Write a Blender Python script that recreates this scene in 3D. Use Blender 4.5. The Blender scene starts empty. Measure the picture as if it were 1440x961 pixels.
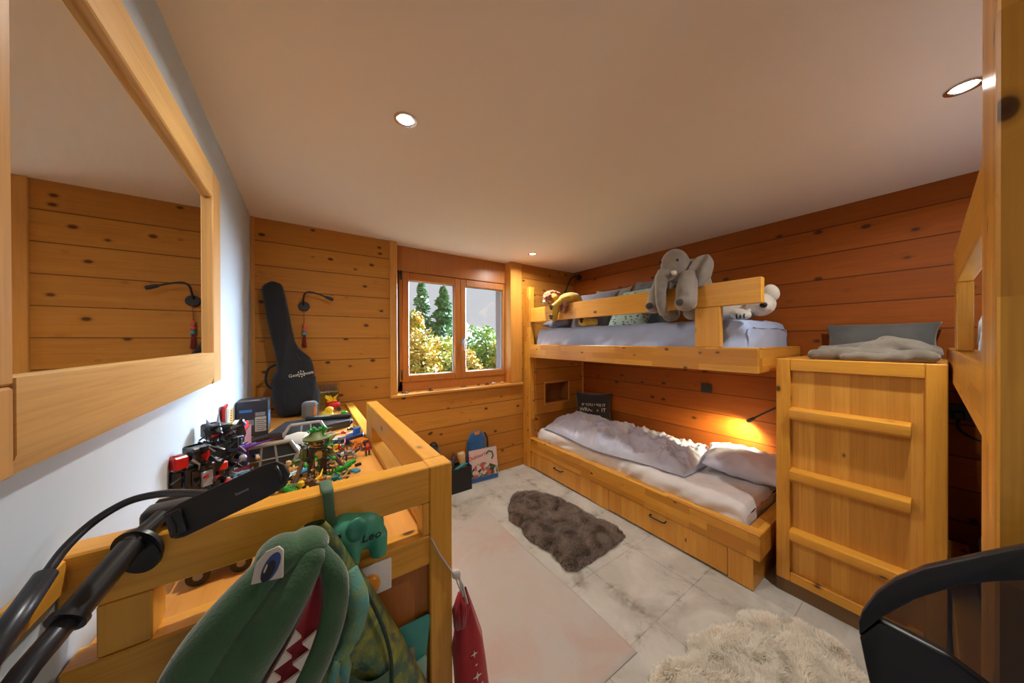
import bpy, bmesh, math, random
from mathutils import Vector, Matrix, noise, Euler
from math import pi, sin, cos, radians
random.seed(7)
SC = bpy.context.scene
COL = SC.collection

# ------------------------------------------------------------------ helpers
def root_of(o):
    while o.parent: o = o.parent
    return o

def link_mesh(name, me, mat, parent=None, smooth=35):
    o = bpy.data.objects.new(name, me)
    COL.objects.link(o)
    if mat: me.materials.append(mat)
    if smooth:
        for p in me.polygons: p.use_smooth = True
        if smooth < 180: me.set_sharp_from_angle(angle=radians(smooth))
    if parent:
        r = root_of(parent)
        me.transform(Matrix.Translation(-r.location))
        o.parent = parent
    return o

class MB:
    """collects shapes in one bmesh and links them as one object"""
    def __init__(s): s.bm = bmesh.new()
    def _fin(s, vs, M):
        if M is not None: bmesh.ops.transform(s.bm, matrix=M, verts=vs)
    def box(s, x0, x1, y0, y1, z0, z1, b=.003, M=None, seg=1):
        r = bmesh.ops.create_cube(s.bm, size=1)
        vs = r['verts']
        for v in vs:
            v.co = Vector((x0 + (x1-x0)*(v.co.x+.5), y0 + (y1-y0)*(v.co.y+.5), z0 + (z1-z0)*(v.co.z+.5)))
        b = min(b, .45*min(abs(x1-x0), abs(y1-y0), abs(z1-z0)))
        if b > 0:
            es = list({e for v in vs for e in v.link_edges})
            q = bmesh.ops.bevel(s.bm, geom=es, offset=b, segments=seg, affect='EDGES', profile=.5)
            vs = list({v for f in q['faces'] for v in f.verts} | {v for v in vs if v.is_valid})
        s._fin(vs, M)
        return s
    def cyl(s, p0, p1, r0, r1=None, n=16):
        return s.tube([p0, p1], [r0, r0 if r1 is None else r1], n)
    def tube(s, pts, r, n=10, caps=True, flat=1.0):
        pts = [Vector(p) for p in pts]
        if not isinstance(r, (list, tuple)): r = [r]*len(pts)
        rings = []
        up = None
        for i, p in enumerate(pts):
            t = (pts[min(i+1, len(pts)-1)] - pts[max(i-1, 0)])
            t = t.normalized() if t.length > 1e-9 else Vector((0, 0, 1))
            if up is None:
                a = Vector((0, 0, 1)) if abs(t.z) < .9 else Vector((1, 0, 0))
                up = (a - t*a.dot(t)).normalized()
            else:
                up = (up - t*up.dot(t)).normalized()
            side = t.cross(up)
            rings.append([s.bm.verts.new(p + (up*cos(2*pi*k/n)*flat + side*sin(2*pi*k/n))*r[i]) for k in range(n)])
        for a, b in zip(rings, rings[1:]):
            for k in range(n):
                s.bm.faces.new((a[k], a[(k+1) % n], b[(k+1) % n], b[k]))
        if caps:
            s.bm.faces.new(list(reversed(rings[0]))); s.bm.faces.new(rings[-1])
        return s
    def ell(s, c, r, M=None, u=16, v=10):
        if not isinstance(r, (list, tuple)): r = (r, r, r)
        q = bmesh.ops.create_uvsphere(s.bm, u_segments=u, v_segments=v, radius=1)
        T = Matrix.Translation(Vector(c)) @ (M or Matrix()) @ Matrix.Diagonal((r[0], r[1], r[2], 1))
        bmesh.ops.transform(s.bm, matrix=T, verts=q['verts'])
        return s
    def lathe(s, prof, c=(0, 0, 0), n=24, M=None):
        rings = []; vs = []
        for r, z in prof:
            ring = [s.bm.verts.new(Vector((r*cos(2*pi*k/n), r*sin(2*pi*k/n), z))) for k in range(n)]
            rings.append(ring); vs += ring
        for a, b in zip(rings, rings[1:]):
            for k in range(n): s.bm.faces.new((a[k], a[(k+1) % n], b[(k+1) % n], b[k]))
        s.bm.faces.new(list(reversed(rings[0]))); s.bm.faces.new(rings[-1])
        s._fin(vs, Matrix.Translation(Vector(c)) @ (M or Matrix()))
        return s
    def prism(s, poly, d0, d1, plane='xz', b=0, M=None):
        """outline in a plane pushed from d0 to d1 along the third axis"""
        def P(a, c, d):
            return Vector((a, d, c)) if plane == 'xz' else Vector((a, c, d)) if plane == 'xy' else Vector((d, a, c))
        A = [s.bm.verts.new(P(a, c, d0)) for a, c in poly]
        B = [s.bm.verts.new(P(a, c, d1)) for a, c in poly]
        n = len(poly)
        fs = [s.bm.faces.new(A), s.bm.faces.new(list(reversed(B)))]
        for k in range(n): fs.append(s.bm.faces.new((A[k], B[k], B[(k+1) % n], A[(k+1) % n])))
        bmesh.ops.recalc_face_normals(s.bm, faces=fs)
        vs = A + B
        if b:
            es = list({e for f in fs for e in f.edges})
            q = bmesh.ops.bevel(s.bm, geom=es, offset=b, segments=2, affect='EDGES', profile=.5)
            vs = list({v for f in q['faces'] for v in f.verts} | {v for v in vs if v.is_valid})
        s._fin(vs, M)
        return s
    def grid(s, f, nu, nv):
        """sheet of points f(u,v), u and v from 0 to 1"""
        vs = [[s.bm.verts.new(Vector(f(i/nu, j/nv))) for j in range(nv+1)] for i in range(nu+1)]
        for i in range(nu):
            for j in range(nv):
                s.bm.faces.new((vs[i][j], vs[i+1][j], vs[i+1][j+1], vs[i][j+1]))
        return s
    def mesh(s, name):
        me = bpy.data.meshes.new(name)
        bmesh.ops.recalc_face_normals(s.bm, faces=s.bm.faces)
        s.bm.to_mesh(me); s.bm.free()
        return me
    def build(s, name, mat, parent=None, smooth=35):
        return link_mesh(name, s.mesh(name), mat, parent, smooth)

def blob(mb, name, mat, parent=None, voxel=.008, it=4):
    """melts overlapping shapes into one continuous surface"""
    me = mb.mesh(name)
    o = bpy.data.objects.new(name, me); COL.objects.link(o)
    m = o.modifiers.new('r', 'REMESH'); m.mode = 'VOXEL'; m.voxel_size = voxel
    k = o.modifiers.new('s', 'SMOOTH'); k.iterations = it; k.factor = .5
    dg = bpy.context.evaluated_depsgraph_get()
    me2 = bpy.data.meshes.new_from_object(o.evaluated_get(dg))
    bpy.data.objects.remove(o); bpy.data.meshes.remove(me)
    me2.name = name
    return link_mesh(name, me2, mat, parent, 180)

def tag(o, label=None, cat=None, group=None, kind=None):
    if label: o['label'] = label
    if cat: o['category'] = cat
    if group: o['group'] = group
    if kind: o['kind'] = kind
    return o

def thing(name, label, cat, loc=(0, 0, 0), group=None, rot=None):
    o = bpy.data.objects.new(name, None); COL.objects.link(o)
    o.empty_display_size = .05
    o.location = loc
    if rot: o.rotation_euler = rot
    return tag(o, label, cat, group)

def place(t, loc, rot=(0, 0, 0), s=1):
    t.location = loc; t.rotation_euler = rot
    if s != 1: t.scale = (s, s, s)
    return t

def struct(o):
    o['kind'] = 'structure'; return o

def dup(root, label, loc, rot=(0, 0, 0), group=None):
    r = root.copy(); COL.objects.link(r)
    r.location = loc; r.rotation_euler = rot; r['label'] = label
    if group: r['group'] = group
    for ch in list(root.children):
        c = ch.copy(); COL.objects.link(c); c.parent = r
        for g in list(ch.children):
            d = g.copy(); COL.objects.link(d); d.parent = c
    return r

def lettering(text, size, mat, parent, M, name='lettering', extrude=.0006, align='CENTER', shear=0):
    cu = bpy.data.curves.new(name, 'FONT'); cu.body = text; cu.size = size
    cu.extrude = extrude; cu.align_x = align; cu.align_y = 'CENTER'; cu.shear = shear; cu.resolution_u = 3
    o = bpy.data.objects.new(name, cu); COL.objects.link(o)
    dg = bpy.context.evaluated_depsgraph_get()
    me = bpy.data.meshes.new_from_object(o.evaluated_get(dg))
    bpy.data.objects.remove(o); bpy.data.curves.remove(cu)
    me.transform(M); me.name = name
    return link_mesh(name, me, mat, parent, 0)

def frame_M(o, x, y):
    """matrix with origin o, x axis x and y axis y (made square), z out of the sheet"""
    x = Vector(x).normalized(); y = Vector(y); z = x.cross(y).normalized(); y = z.cross(x)
    M = Matrix((x, y, z)).transposed().to_4x4(); M.translation = Vector(o)
    return M

def N3(x, y, z, s=1): return noise.noise(Vector((x*s, y*s, z*s)))

# ------------------------------------------------------------------ materials
class NT:
    def __init__(s, name):
        s.m = bpy.data.materials.new(name); s.m.use_nodes = True
        s.t = s.m.node_tree; s.b = s.t.nodes['Principled BSDF']
    def n(s, typ, **kw):
        x = s.t.nodes.new(typ)
        for k, v in kw.items():
            if k.startswith('i_'): x.inputs[k[2:]].default_value = v
            elif k.startswith('j_'): x.inputs[int(k[2:])].default_value = v
            else: setattr(x, k, v)
        return x
    def l(s, a, b): s.t.links.new(a, b)
    def math(s, op, a, b=None, c=None):
        x = s.n('ShaderNodeMath', operation=op)
        for i, v in enumerate((a, b, c)):
            if v is None: continue
            if hasattr(v, 'links'): s.l(v, x.inputs[i])
            else: x.inputs[i].default_value = v
        return x.outputs[0]
    def comb(s, x, y, z):
        c = s.n('ShaderNodeCombineXYZ')
        for i, v in enumerate((x, y, z)):
            if hasattr(v, 'links'): s.l(v, c.inputs[i])
            else: c.inputs[i].default_value = v
        return c.outputs[0]
    def mix(s, f, a, b, mode='MIX'):
        x = s.n('ShaderNodeMix', data_type='RGBA', blend_type=mode)
        for i, v in ((0, f), (6, a), (7, b)):
            if hasattr(v, 'links'): s.l(v, x.inputs[i])
            else: x.inputs[i].default_value = v if i == 0 else (*v[:3], 1)
        return x.outputs[2]
    def ramp(s, f, *stops):
        x = s.n('ShaderNodeValToRGB'); e = x.color_ramp.elements
        while len(e) < len(stops): e.new(.5)
        for el, (p, c) in zip(e, stops):
            el.position = p; el.color = (c, c, c, 1) if not hasattr(c, '__len__') else (*c[:3], 1)
        s.l(f, x.inputs[0]); return x.outputs[0]
    def noise(s, vec, scale, detail=3, rough=.55, dist=0):
        x = s.n('ShaderNodeTexNoise', i_Scale=scale, i_Detail=detail, i_Roughness=rough, i_Distortion=dist)
        if vec is not None: s.l(vec, x.inputs['Vector'])
        return x.outputs['Fac']
    def bump(s, h, strength=.3, dist=.01):
        x = s.n('ShaderNodeBump', i_Strength=strength, i_Distance=dist)
        s.l(h, x.inputs['Height']); s.l(x.outputs[0], s.b.inputs['Normal'])
        return x
    def obj(s): return s.n('ShaderNodeTexCoord').outputs['Object']
    def done(s, col=None, rough=.5, metal=0, **kw):
        if col is not None:
            if hasattr(col, 'links'): s.l(col, s.b.inputs['Base Color'])
            else: s.b.inputs['Base Color'].default_value = (*col, 1)
        if hasattr(rough, 'links'): s.l(rough, s.b.inputs['Roughness'])
        else: s.b.inputs['Roughness'].default_value = rough
        s.b.inputs['Metallic'].default_value = metal
        for k, v in kw.items(): s.b.inputs[k].default_value = v
        return s.m

def C(r, g, b):
    """sRGB 0-255 to linear"""
    f = lambda v: v/12.92 if v <= .04045 else ((v+.055)/1.055)**2.4
    return (f(r/255), f(g/255), f(b/255))

def plain(name, col, rough=.5, metal=0, **kw):
    k = NT(name)
    v = k.noise(k.obj(), 30, 2)
    c = k.mix(k.math('MULTIPLY', v, .25), col, tuple(x*.7 for x in col))
    return k.done(c, rough, metal, **kw)

def fabric(name, col, col2=None, scale=250, bump=.25, nscale=6, sheen=.3):
    k = NT(name); o = k.obj()
    a = k.noise(o, nscale, 3); w = k.noise(o, scale, 2)
    c = k.mix(k.ramp(a, (.35, 0), (.65, 1)), col, col2 or tuple(x*.8 for x in col))
    c = k.mix(k.math('MULTIPLY', w, .35), c, tuple(x*.55 for x in col))
    k.bump(w, bump, .002)
    return k.done(c, .92, 0, **{'Sheen Weight': sheen, 'Sheen Roughness': .5})

def wood(name, base, dark, axis='Y', knots=1.0, ks=6, planks=0, off=0, blocks=False, staves=0, rough=.42, kcol=(.07, .022, .006), grain=1.0, tone=.35, groove=.028):
    k = NT(name); o = k.obj()
    sp = k.n('ShaderNodeSeparateXYZ'); k.l(o, sp.inputs[0])
    comps = {'X': sp.outputs[0], 'Y': sp.outputs[1], 'Z': sp.outputs[2]}
    u = comps[axis]; v, w = [comps[a] for a in 'XYZ' if a != axis]
    rnd = k.n('ShaderNodeObjectInfo').outputs['Random']
    u0 = u
    toneval = None; gro = None
    if planks:
        z = comps['Z']
        q = k.math('DIVIDE', k.math('ADD', z, off), planks)
        idx = k.math('FLOOR', q); fr = k.math('FRACT', q)
        wn = k.n('ShaderNodeTexWhiteNoise', noise_dimensions='1D'); k.l(idx, wn.inputs['W'])
        u = k.math('ADD', u, k.math('MULTIPLY', wn.outputs['Value'], 37.0))
        toneval = wn.outputs['Value']
        edge = k.math('MINIMUM', fr, k.math('SUBTRACT', 1.0, fr))
        gro = k.ramp(edge, (0, 0), (groove, 1))
    elif blocks:
        iv = k.math('FLOOR', k.math('DIVIDE', v, .047)); iw = k.math('FLOOR', k.math('DIVIDE', w, .047))
        wn = k.n('ShaderNodeTexWhiteNoise', noise_dimensions='3D'); k.l(k.comb(iv, iw, rnd), wn.inputs['Vector'])
        uu = k.math('ADD', u, k.math('MULTIPLY', wn.outputs['Value'], 1.7))
        iu = k.math('FLOOR', k.math('DIVIDE', uu, .31))
        w2 = k.n('ShaderNodeTexWhiteNoise', noise_dimensions='3D'); k.l(k.comb(iu, iv, iw), w2.inputs['Vector'])
        toneval = w2.outputs['Value']
        u = k.math('ADD', uu, k.math('MULTIPLY', toneval, 11.0))
    elif staves:
        iv = k.math('FLOOR', k.math('DIVIDE', v, staves)); iw = k.math('FLOOR', k.math('DIVIDE', w, staves))
        wn = k.n('ShaderNodeTexWhiteNoise', noise_dimensions='3D'); k.l(k.comb(iv, iw, rnd), wn.inputs['Vector'])
        toneval = wn.outputs['Value']
        u = k.math('ADD', u, k.math('MULTIPLY', toneval, 23.0))
    else:
        u = k.math('ADD', u, k.math('MULTIPLY', rnd, 29.0))
    # knots: cells stretched a little along the grain
    kv = k.comb(k.math('MULTIPLY', u, .62*ks), k.math('MULTIPLY', v, ks), k.math('MULTIPLY', w, ks))
    vo = k.n('ShaderNodeTexVoronoi', feature='F1', i_Scale=1.0, i_Randomness=1.0); k.l(kv, vo.inputs['Vector'])
    d = vo.outputs['Distance']
    halo = k.ramp(d, (0, 1), (.34, 0))
    # grain bends round the knots
    gv = k.comb(k.math('MULTIPLY', u, 1.1), k.math('ADD', k.math('MULTIPLY', v, 26.0), k.math('MULTIPLY', halo, 1.6*knots)), k.math('ADD', k.math('MULTIPLY', w, 26.0), k.math('MULTIPLY', halo, 1.6*knots)))
    g = k.noise(gv, 1.0, 5, .62, .25)
    g2 = k.noise(k.comb(k.math('MULTIPLY', u, 5.0), k.math('MULTIPLY', v, 160.0), k.math('MULTIPLY', w, 160.0)), 1.0, 2)
    big = k.noise(k.comb(k.math('MULTIPLY', u, .9), k.math('MULTIPLY', v, 5.0), k.math('MULTIPLY', w, 5.0)), 1.0, 3)
    f = k.ramp(g, (.34, 1), (.62, 0))
    mid = tuple(a*.55+b*.45 for a, b in zip(base, dark))
    c = k.mix(k.math('MULTIPLY', f, .55*grain), base, mid)
    c = k.mix(k.math('MULTIPLY', k.ramp(g2, (.45, 0), (.75, 1)), .35*grain), c, dark)
    c = k.mix(k.math('MULTIPLY', k.ramp(big, (.35, 0), (.7, 1)), .35), c, mid)
    if toneval is not None:
        c = k.mix(k.math('MULTIPLY', toneval, tone), c, dark)
    if knots:
        r = .115*knots**.5
        kn = k.ramp(d, (0, 1), (r*.75, .9), (r, .25), (r*1.5, 0))
        c = k.mix(kn, c, kcol)
    hgt = k.math('ADD', k.math('MULTIPLY', g, .25), 0.0)
    if gro is not None:
        c = k.mix(k.math('SUBTRACT', 1.0, gro), c, tuple(x*.18 for x in dark))
        hgt = k.math('ADD', hgt, k.math('MULTIPLY', gro, 1.0))
    k.bump(hgt, .22, .006)
    return k.done(c, .58 if planks else rough, 0, **{'Specular IOR Level': .22 if planks else .4})
SKY_BASE, SKY_GLOW, EXPOSURE, LAMP, SKY_BACK = .46, 170, .6, .36, .25
# ------------------------------------------------------------------ palette
M = {}
M['pine_wall'] = wood('pine_wall', C(198, 136, 54), C(146, 84, 24), 'X', 1.5, 11, planks=.172, off=.105)
M['larch_wall'] = wood('larch_wall', C(172, 92, 22), C(106, 50, 8), 'Y', 1.3, 9.0, planks=.172, off=.07, tone=.5)
M['pine_trim'] = wood('pine_trim', C(204, 142, 62), C(160, 96, 34), 'Z', .3, 4)
M['pine_trim_x'] = wood('pine_trim_x', C(206, 146, 66), C(164, 100, 38), 'X', .3, 4)
M['sash'] = wood('sash', C(178, 112, 50), C(138, 78, 28), 'Z', 0, 4, rough=.35)
M['beam_y'] = wood('beam_y', C(232, 172, 68), C(160, 92, 24), 'Y', 1.1, 13, blocks=True, rough=.33, tone=.62)
M['beam_x'] = wood('beam_x', C(232, 172, 68), C(160, 92, 24), 'X', 1.1, 13, blocks=True, rough=.33, tone=.62)
M['beam_z'] = wood('beam_z', C(232, 172, 68), C(160, 92, 24), 'Z', 1.1, 13, blocks=True, rough=.33, tone=.62)
M['rail_y'] = wood('rail_y', C(228, 166, 62), C(176, 108, 30), 'Y', .7, 8, rough=.33)
M['rail_x'] = wood('rail_x', C(228, 166, 62), C(176, 108, 30), 'X', .7, 8, rough=.33)
M['rail_z'] = wood('rail_z', C(228, 166, 62), C(176, 108, 30), 'Z', .7, 8, rough=.33)
M['stave'] = wood('stave', C(236, 178, 80), C(184, 118, 36), 'Z', .15, 5, staves=.062, grain=1.3, tone=.45, rough=.38)
M['ply'] = wood('ply', C(216, 152, 72), C(184, 118, 48), 'Y', .05, 4, rough=.4, grain=.7)
M['oak_y'] = wood('oak_y', C(212, 172, 108), C(168, 120, 62), 'Y', 0, 4, rough=.4, grain=1.3)
M['oak_z'] = wood('oak_z', C(204, 160, 98), C(164, 114, 58), 'Z', 0, 4, rough=.4, grain=1.3)
M['niche'] = wood('niche', C(150, 92, 46), C(96, 54, 24), 'X', .2, 5)

def m_plaster(name, col):
    k = NT(name); o = k.obj()
    v = k.noise(o, 2.2, 3); f = k.noise(o, 90, 2)
    c = k.mix(k.math('MULTIPLY', v, .25), col, tuple(x*.86 for x in col))
    k.bump(f, .08, .003)
    return k.done(c, .88)
M['plaster'] = m_plaster('plaster', C(188, 202, 214))
M['ceiling'] = m_plaster('ceiling_plaster', C(236, 220, 198))

def m_floor():
    k = NT('stone_tile'); o = k.obj()
    sp = k.n('ShaderNodeSeparateXYZ'); k.l(o, sp.inputs[0])
    def cell(ax, off, p):
        q = k.math('DIVIDE', k.math('SUBTRACT', sp.outputs[ax], off), p)
        fr = k.math('FRACT', q)
        return k.math('FLOOR', q), k.math('MULTIPLY', k.math('MINIMUM', fr, k.math('SUBTRACT', 1.0, fr)), p)
    ix, ex = cell(0, 1.445-4, .4); iy, ey = cell(1, .835-3.9, .39)
    e = k.math('MINIMUM', ex, ey)
    wn = k.n('ShaderNodeTexWhiteNoise', noise_dimensions='2D'); k.l(k.comb(ix, iy, 0.0), wn.inputs['Vector'])
    n1 = k.noise(o, 3.2, 6, .62, .6); n2 = k.noise(o, 11, 5, .65, .4); n3 = k.noise(o, 5.5, 6, .7, 1.2)
    c = k.mix(k.ramp(n1, (.35, 0), (.66, 1)), C(196, 196, 190), C(164, 162, 154))
    c = k.mix(k.math('MULTIPLY', wn.outputs['Value'], .35), c, C(182, 182, 176))
    near = k.ramp(e, (.0, 1), (.075, 0))
    st = k.math('MULTIPLY', k.math('MULTIPLY', near, k.ramp(n3, (.47, 0), (.6, 1))), k.ramp(n2, (.4, .25), (.6, 1)))
    c = k.mix(k.math('MULTIPLY', st, .75), c, C(112, 102, 86))
    c = k.mix(k.math('MULTIPLY', k.ramp(n3, (.58, 0), (.72, 1)), .4), c, C(150, 136, 112))
    gr = k.ramp(e, (.0022, 1), (.0038, 0))
    c = k.mix(k.math('MULTIPLY', gr, .75), c, k.mix(k.ramp(n2, (.4, 0), (.6, 1)), C(172, 160, 140), C(108, 98, 84)))
    h = k.math('SUBTRACT', k.math('MULTIPLY', n2, .3), k.math('MULTIPLY', gr, .8))
    k.bump(h, .25, .004)
    return k.done(c, k.ramp(n2, (.3, .45), (.7, .65)))
M['floor'] = m_floor()
M['mirror'] = plain('mirror_silver', (.86, .87, .86), .015, 1.0)
M['black_plastic'] = plain('black_plastic', C(28, 28, 30), .38)
M['black_metal'] = plain('black_metal', C(58, 60, 66), .34, .6)
M['black_matt'] = plain('black_matt', C(30, 28, 28), .6)
M['chrome'] = plain('chrome', C(210, 210, 212), .2, 1.0)
M['white_plastic'] = plain('white_plastic', C(232, 230, 224), .4)
M['grey_metal'] = plain('grey_metal', C(150, 158, 166), .5, .3)
M['reveal'] = plain('reveal', C(112, 104, 106), .8)

def m_glass(name, tint=(1, 1, 1), spec=.08):
    k = NT(name); t = k.t
    tr = k.n('ShaderNodeBsdfTransparent'); tr.inputs[0].default_value = (*tint, 1)
    gl = k.n('ShaderNodeBsdfGlossy'); gl.inputs['Roughness'].default_value = .02
    lw = k.n('ShaderNodeLayerWeight', i_Blend=.5)
    mx = k.n('ShaderNodeMixShader')
    k.l(k.math('MULTIPLY_ADD', k.math('POWER', lw.outputs['Facing'], 5.0), .5, .035), mx.inputs[0]); k.l(tr.outputs[0], mx.inputs[1]); k.l(gl.outputs[0], mx.inputs[2])
    k.l(mx.outputs[0], t.nodes['Material Output'].inputs['Surface'])
    return k.m
M['glass'] = m_glass('window_glass')
M['clear'] = m_glass('clear_plastic', (.9, .92, .93))
def m_emit(name, col, s):
    k = NT(name); k.done(col, .4)
    k.b.inputs['Emission Color'].default_value = (*col, 1); k.b.inputs['Emission Strength'].default_value = s
    return k.m
M['lamp_on'] = m_emit('lamp_on', (1, .82, .58), 14)

# ------------------------------------------------------------------ the room
XL, XR, YB, YF, ZC = -.31, 2.88, 2.76, -1.0, 2.292
WX0, WX1, WZ0, WZ1 = .665, 1.876, .945, 2.07
struct(MB().box(XL-.2, XR+.2, YF-.2, YB+.3, -.12, 0, 0).build('floor', M['floor'], None, 0))
struct(MB().box(XL-.2, XR+.2, YF-.2, YB+.3, ZC, ZC+.14, 0).build('ceiling', M['ceiling'], None, 0))
struct(MB().box(XL-.2, XL, YF-.2, YB+.3, 0, ZC, 0).build('wall_left', M['plaster'], None, 0))
struct(MB().box(XR, XR+.2, YF-.2, YB+.3, 0, ZC, 0).build('wall_right', M['larch_wall'], None, 0))
DX0, DX1, DZ = -.22, .54, 2.12
b = MB().box(XL, DX0, YF-.2, YF, 0, ZC, 0).box(DX1, XR, YF-.2, YF, 0, ZC, 0).box(DX0, DX1, YF-.2, YF, DZ, ZC, 0)
struct(b.build('wall_front', M['pine_wall'], None, 0))
# unseen glazed door, added behind the camera to let in cool daylight
dr_ = thing('added_door_1', 'added glazed balcony door, unseen behind the camera, letting in fill daylight', 'door', (.16, YF-.1, 0)); dr_['kind'] = 'structure'
b = MB().box(DX0+.001, DX0+.09, YF-.13, YF-.06, .002, DZ-.001, .004).box(DX1-.09, DX1-.001, YF-.13, YF-.06, .002, DZ-.001, .004)
b.box(DX0+.091, DX1-.091, YF-.129, YF-.061, .002, .14, .004).box(DX0+.091, DX1-.091, YF-.129, YF-.061, DZ-.1, DZ-.001, .004); b.build('door_frame', M['sash'], dr_)
MB().box(DX0+.08, DX1-.08, YF-.10, YF-.095, .13, DZ-.09, 0).build('door_pane', M['glass'], dr_, 0)
b = MB().tube([(DX1-.045, YF-.06, 1.05), (DX1-.045, YF-.02, 1.05), (DX1-.15, YF-.015, 1.05)], .008, 8); b.build('door_handle', M['chrome'], dr_)
b = MB()
b.box(XL, WX0, YB, YB+.3, 0, ZC, 0).box(WX1, XR, YB, YB+.3, 0, ZC, 0).box(WX0, WX1, YB, YB+.3, 0, .917, 0)
b.build('wall_back', M['pine_wall'], None, 0)['kind'] = 'structure'
struct(MB().box(WX0+.005, WX1-.005, YB+.092, YB+.3, WZ1-.006, ZC, 0).build('wall_back_lintel', M['sash'], None, 0))
struct(MB().box(.606, WX0+.004, YB-.014, YB+.1, .945, ZC, .003).build('trim_1', M['pine_trim'], None))
struct(MB().box(WX1-.004, 2.022, YB-.02, YB+.1, .945, ZC, .003).build('trim_2', M['pine_trim'], None))
struct(MB().box(.606, 2.036, YB-.03, YB+.12, .917, .945, .006).build('trim_3', M['pine_trim_x'], None))
# corner strip by the left wall
struct(MB().box(XL, XL+.022, YB-.012, YB+.01, 0, ZC, .003).build('trim_4', M['pine_trim'], None))

# window with two casements
w = thing('window_1', 'two-casement wooden window looking out on autumn trees', 'window', (1.3, 2.87, .945)); w['kind'] = 'structure'
y0, y1 = 2.86, 2.93
f = MB()
f.box(.70, WX1+.06, y0+.01, y1, .945, 1.045, .003).box(.70, WX1+.06, y0+.01, y1, 2.03, 2.09, .003)
f.box(.70, .745, y0+.01, y1, .95, 2.08, .003).box(WX1+.01, WX1+.06, y0+.01, y1, .95, 2.08, .003)
f.build('window_frame', M['sash'], w)
def casement(xa, xb):
    s = MB(); za, zb = 1.03, 2.06; t = .062
    s.box(xa, xa+t, y0, y1-.01, za, zb, .006).box(xb-t, xb, y0, y1-.01, za, zb, .006)
    s.box(xa+t, xb-t, y0+.001, y1-.011, za, za+t+.005, .006).box(xa+t, xb-t, y0+.001, y1-.011, zb-t-.01, zb, .006)
    o = s.build('casement', M['sash'], w)
    MB().box(xa+t-.005, xb-t+.005, y0+.03, y0+.036, za+t, zb-t, 0).build('window_pane', M['glass'], o, 0)
    q = MB(); e = .008
    q.box(xa+t-.001, xa+t+e, y0+.037, y0+.052, za+t, zb-t, 0).box(xb-t-e, xb-t+.001, y0+.037, y0+.052, za+t, zb-t, 0)
    q.box(xa+t, xb-t, y0+.037, y0+.052, za+t, za+t+e, 0).box(xa+t, xb-t, y0+.037, y0+.052, zb-t-e-.008, zb-t-.008, 0)
    q.build('glazing_bead', M['grey_metal'], o, 0)
    return o
casement(.742, 1.326); casement(1.326, WX1+.038)
h = MB(); h.box(1.338, 1.366, y0-.008, y0, 1.37, 1.45, .004); h.cyl((1.352, y0, 1.43), (1.352, y0-.04, 1.43), .008)
h.tube([(1.352, y0-.04, 1.436), (1.353, y0-.043, 1.38), (1.354, y0-.042, 1.32)], [.009, .009, .007])
h.build('window_handle', M['chrome'], w)
for z in (1.06, 1.98):
    MB().cyl((.733, y0-.006, z), (.733, y0-.006, z+.09), .007).build('hinge', M['black_metal'], w)
MB().box(.706, .713, y0-.004, y0+.012, 1.0, 2.07, .001).build('hinge_gap_shade', M['black_matt'], w)  # black strip painted in as the shade of the hinge-side gap
# outer reveal and shutter guide
struct(MB().box(WX1-.022, WX1+.06, y1, YB+.27, .93, 2.1, .002).build('trim_5', M['reveal'], None))
struct(MB().box(.60, .70, y1, YB+.42, .93, 2.1, .002).build('trim_6', M['reveal'], None))
struct(MB().box(.60, WX1+.06, y1, YB+.46, .90, .94, .002).build('trim_7', M['grey_metal'], None))

# mirror in an oak frame on the left wall
fx0, fx1 = XL+.001, -.28
m = thing('wall_mirror', 'large wall mirror in a broad oak frame on the white wall', 'mirror', (-.3, 1.15, 1.27))
MB().box(XL+.001, -.297, .60, 1.58, 1.36, 1.97, 0).build('mirror_glass', M['mirror'], m, 0)
MB().box(fx0, fx1, .24, 1.553, 1.955, 2.062, .003).build('frame_rail', M['oak_y'], m)
fb = MB().prism([(fx0, 1.262), (fx1-.008, 1.262), (fx1, 1.287), (fx1, 1.378), (fx0, 1.378)], .622, 1.553, 'xz')
fb.build('frame_rail', M['oak_y'], m)
MB().box(fx0, fx1-.0005, 1.554, 1.674, 1.2625, 2.062, .003).build('frame_stile', M['oak_z'], m)
MB().box(fx0, fx1, .50, .6195, 1.3695, 1.954, .003).build('frame_stile', M['oak_z'], m)
MB().box(fx0, fx1, .50, .6195, 1.2625, 1.368, .003).build('frame_corner_block', M['oak_z'], m)
w2 = M['mirror']

# recessed ceiling spots
def downlight(x, y, label, big=1.0, power=24):
    t = thing('ceiling_spotlight', label, 'ceiling light', (x, y, ZC), 'recessed ceiling spotlights')
    r = .043*big
    MB().lathe([(r*.72, -.001), (r*.78, -.004), (r, -.004), (r*1.02, 0.0), (r*.74, .004)], (x, y, ZC-.001), 28).build('trim_ring', M['white_plastic'] if big < 1 else M['chrome'], t)
    MB().lathe([(.001, -.0025), (r*.62, -.0025), (r*.7, 0)], (x, y, ZC-.0015), 24).build('lens', M['lamp_on'], t)
    L = bpy.data.lights.new('spot_glow', 'AREA'); L.shape = 'DISK'; L.size = .06; L.energy = power*LAMP; L.color = (1, .945, .86); L.spread = radians(165)
    lo = bpy.data.objects.new('spot_glow', L); COL.objects.link(lo); lo.location = (x, y, ZC-.02)
downlight(.33, 1.213, 'round recessed spotlight shining in the ceiling above the toy-covered platform')
downlight(1.89, 2.374, 'small recessed spotlight in the ceiling near window and upper bunk')
downlight(1.878, -.03, 'recessed spotlight in the ceiling beside the tall bunk post at the right')
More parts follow.
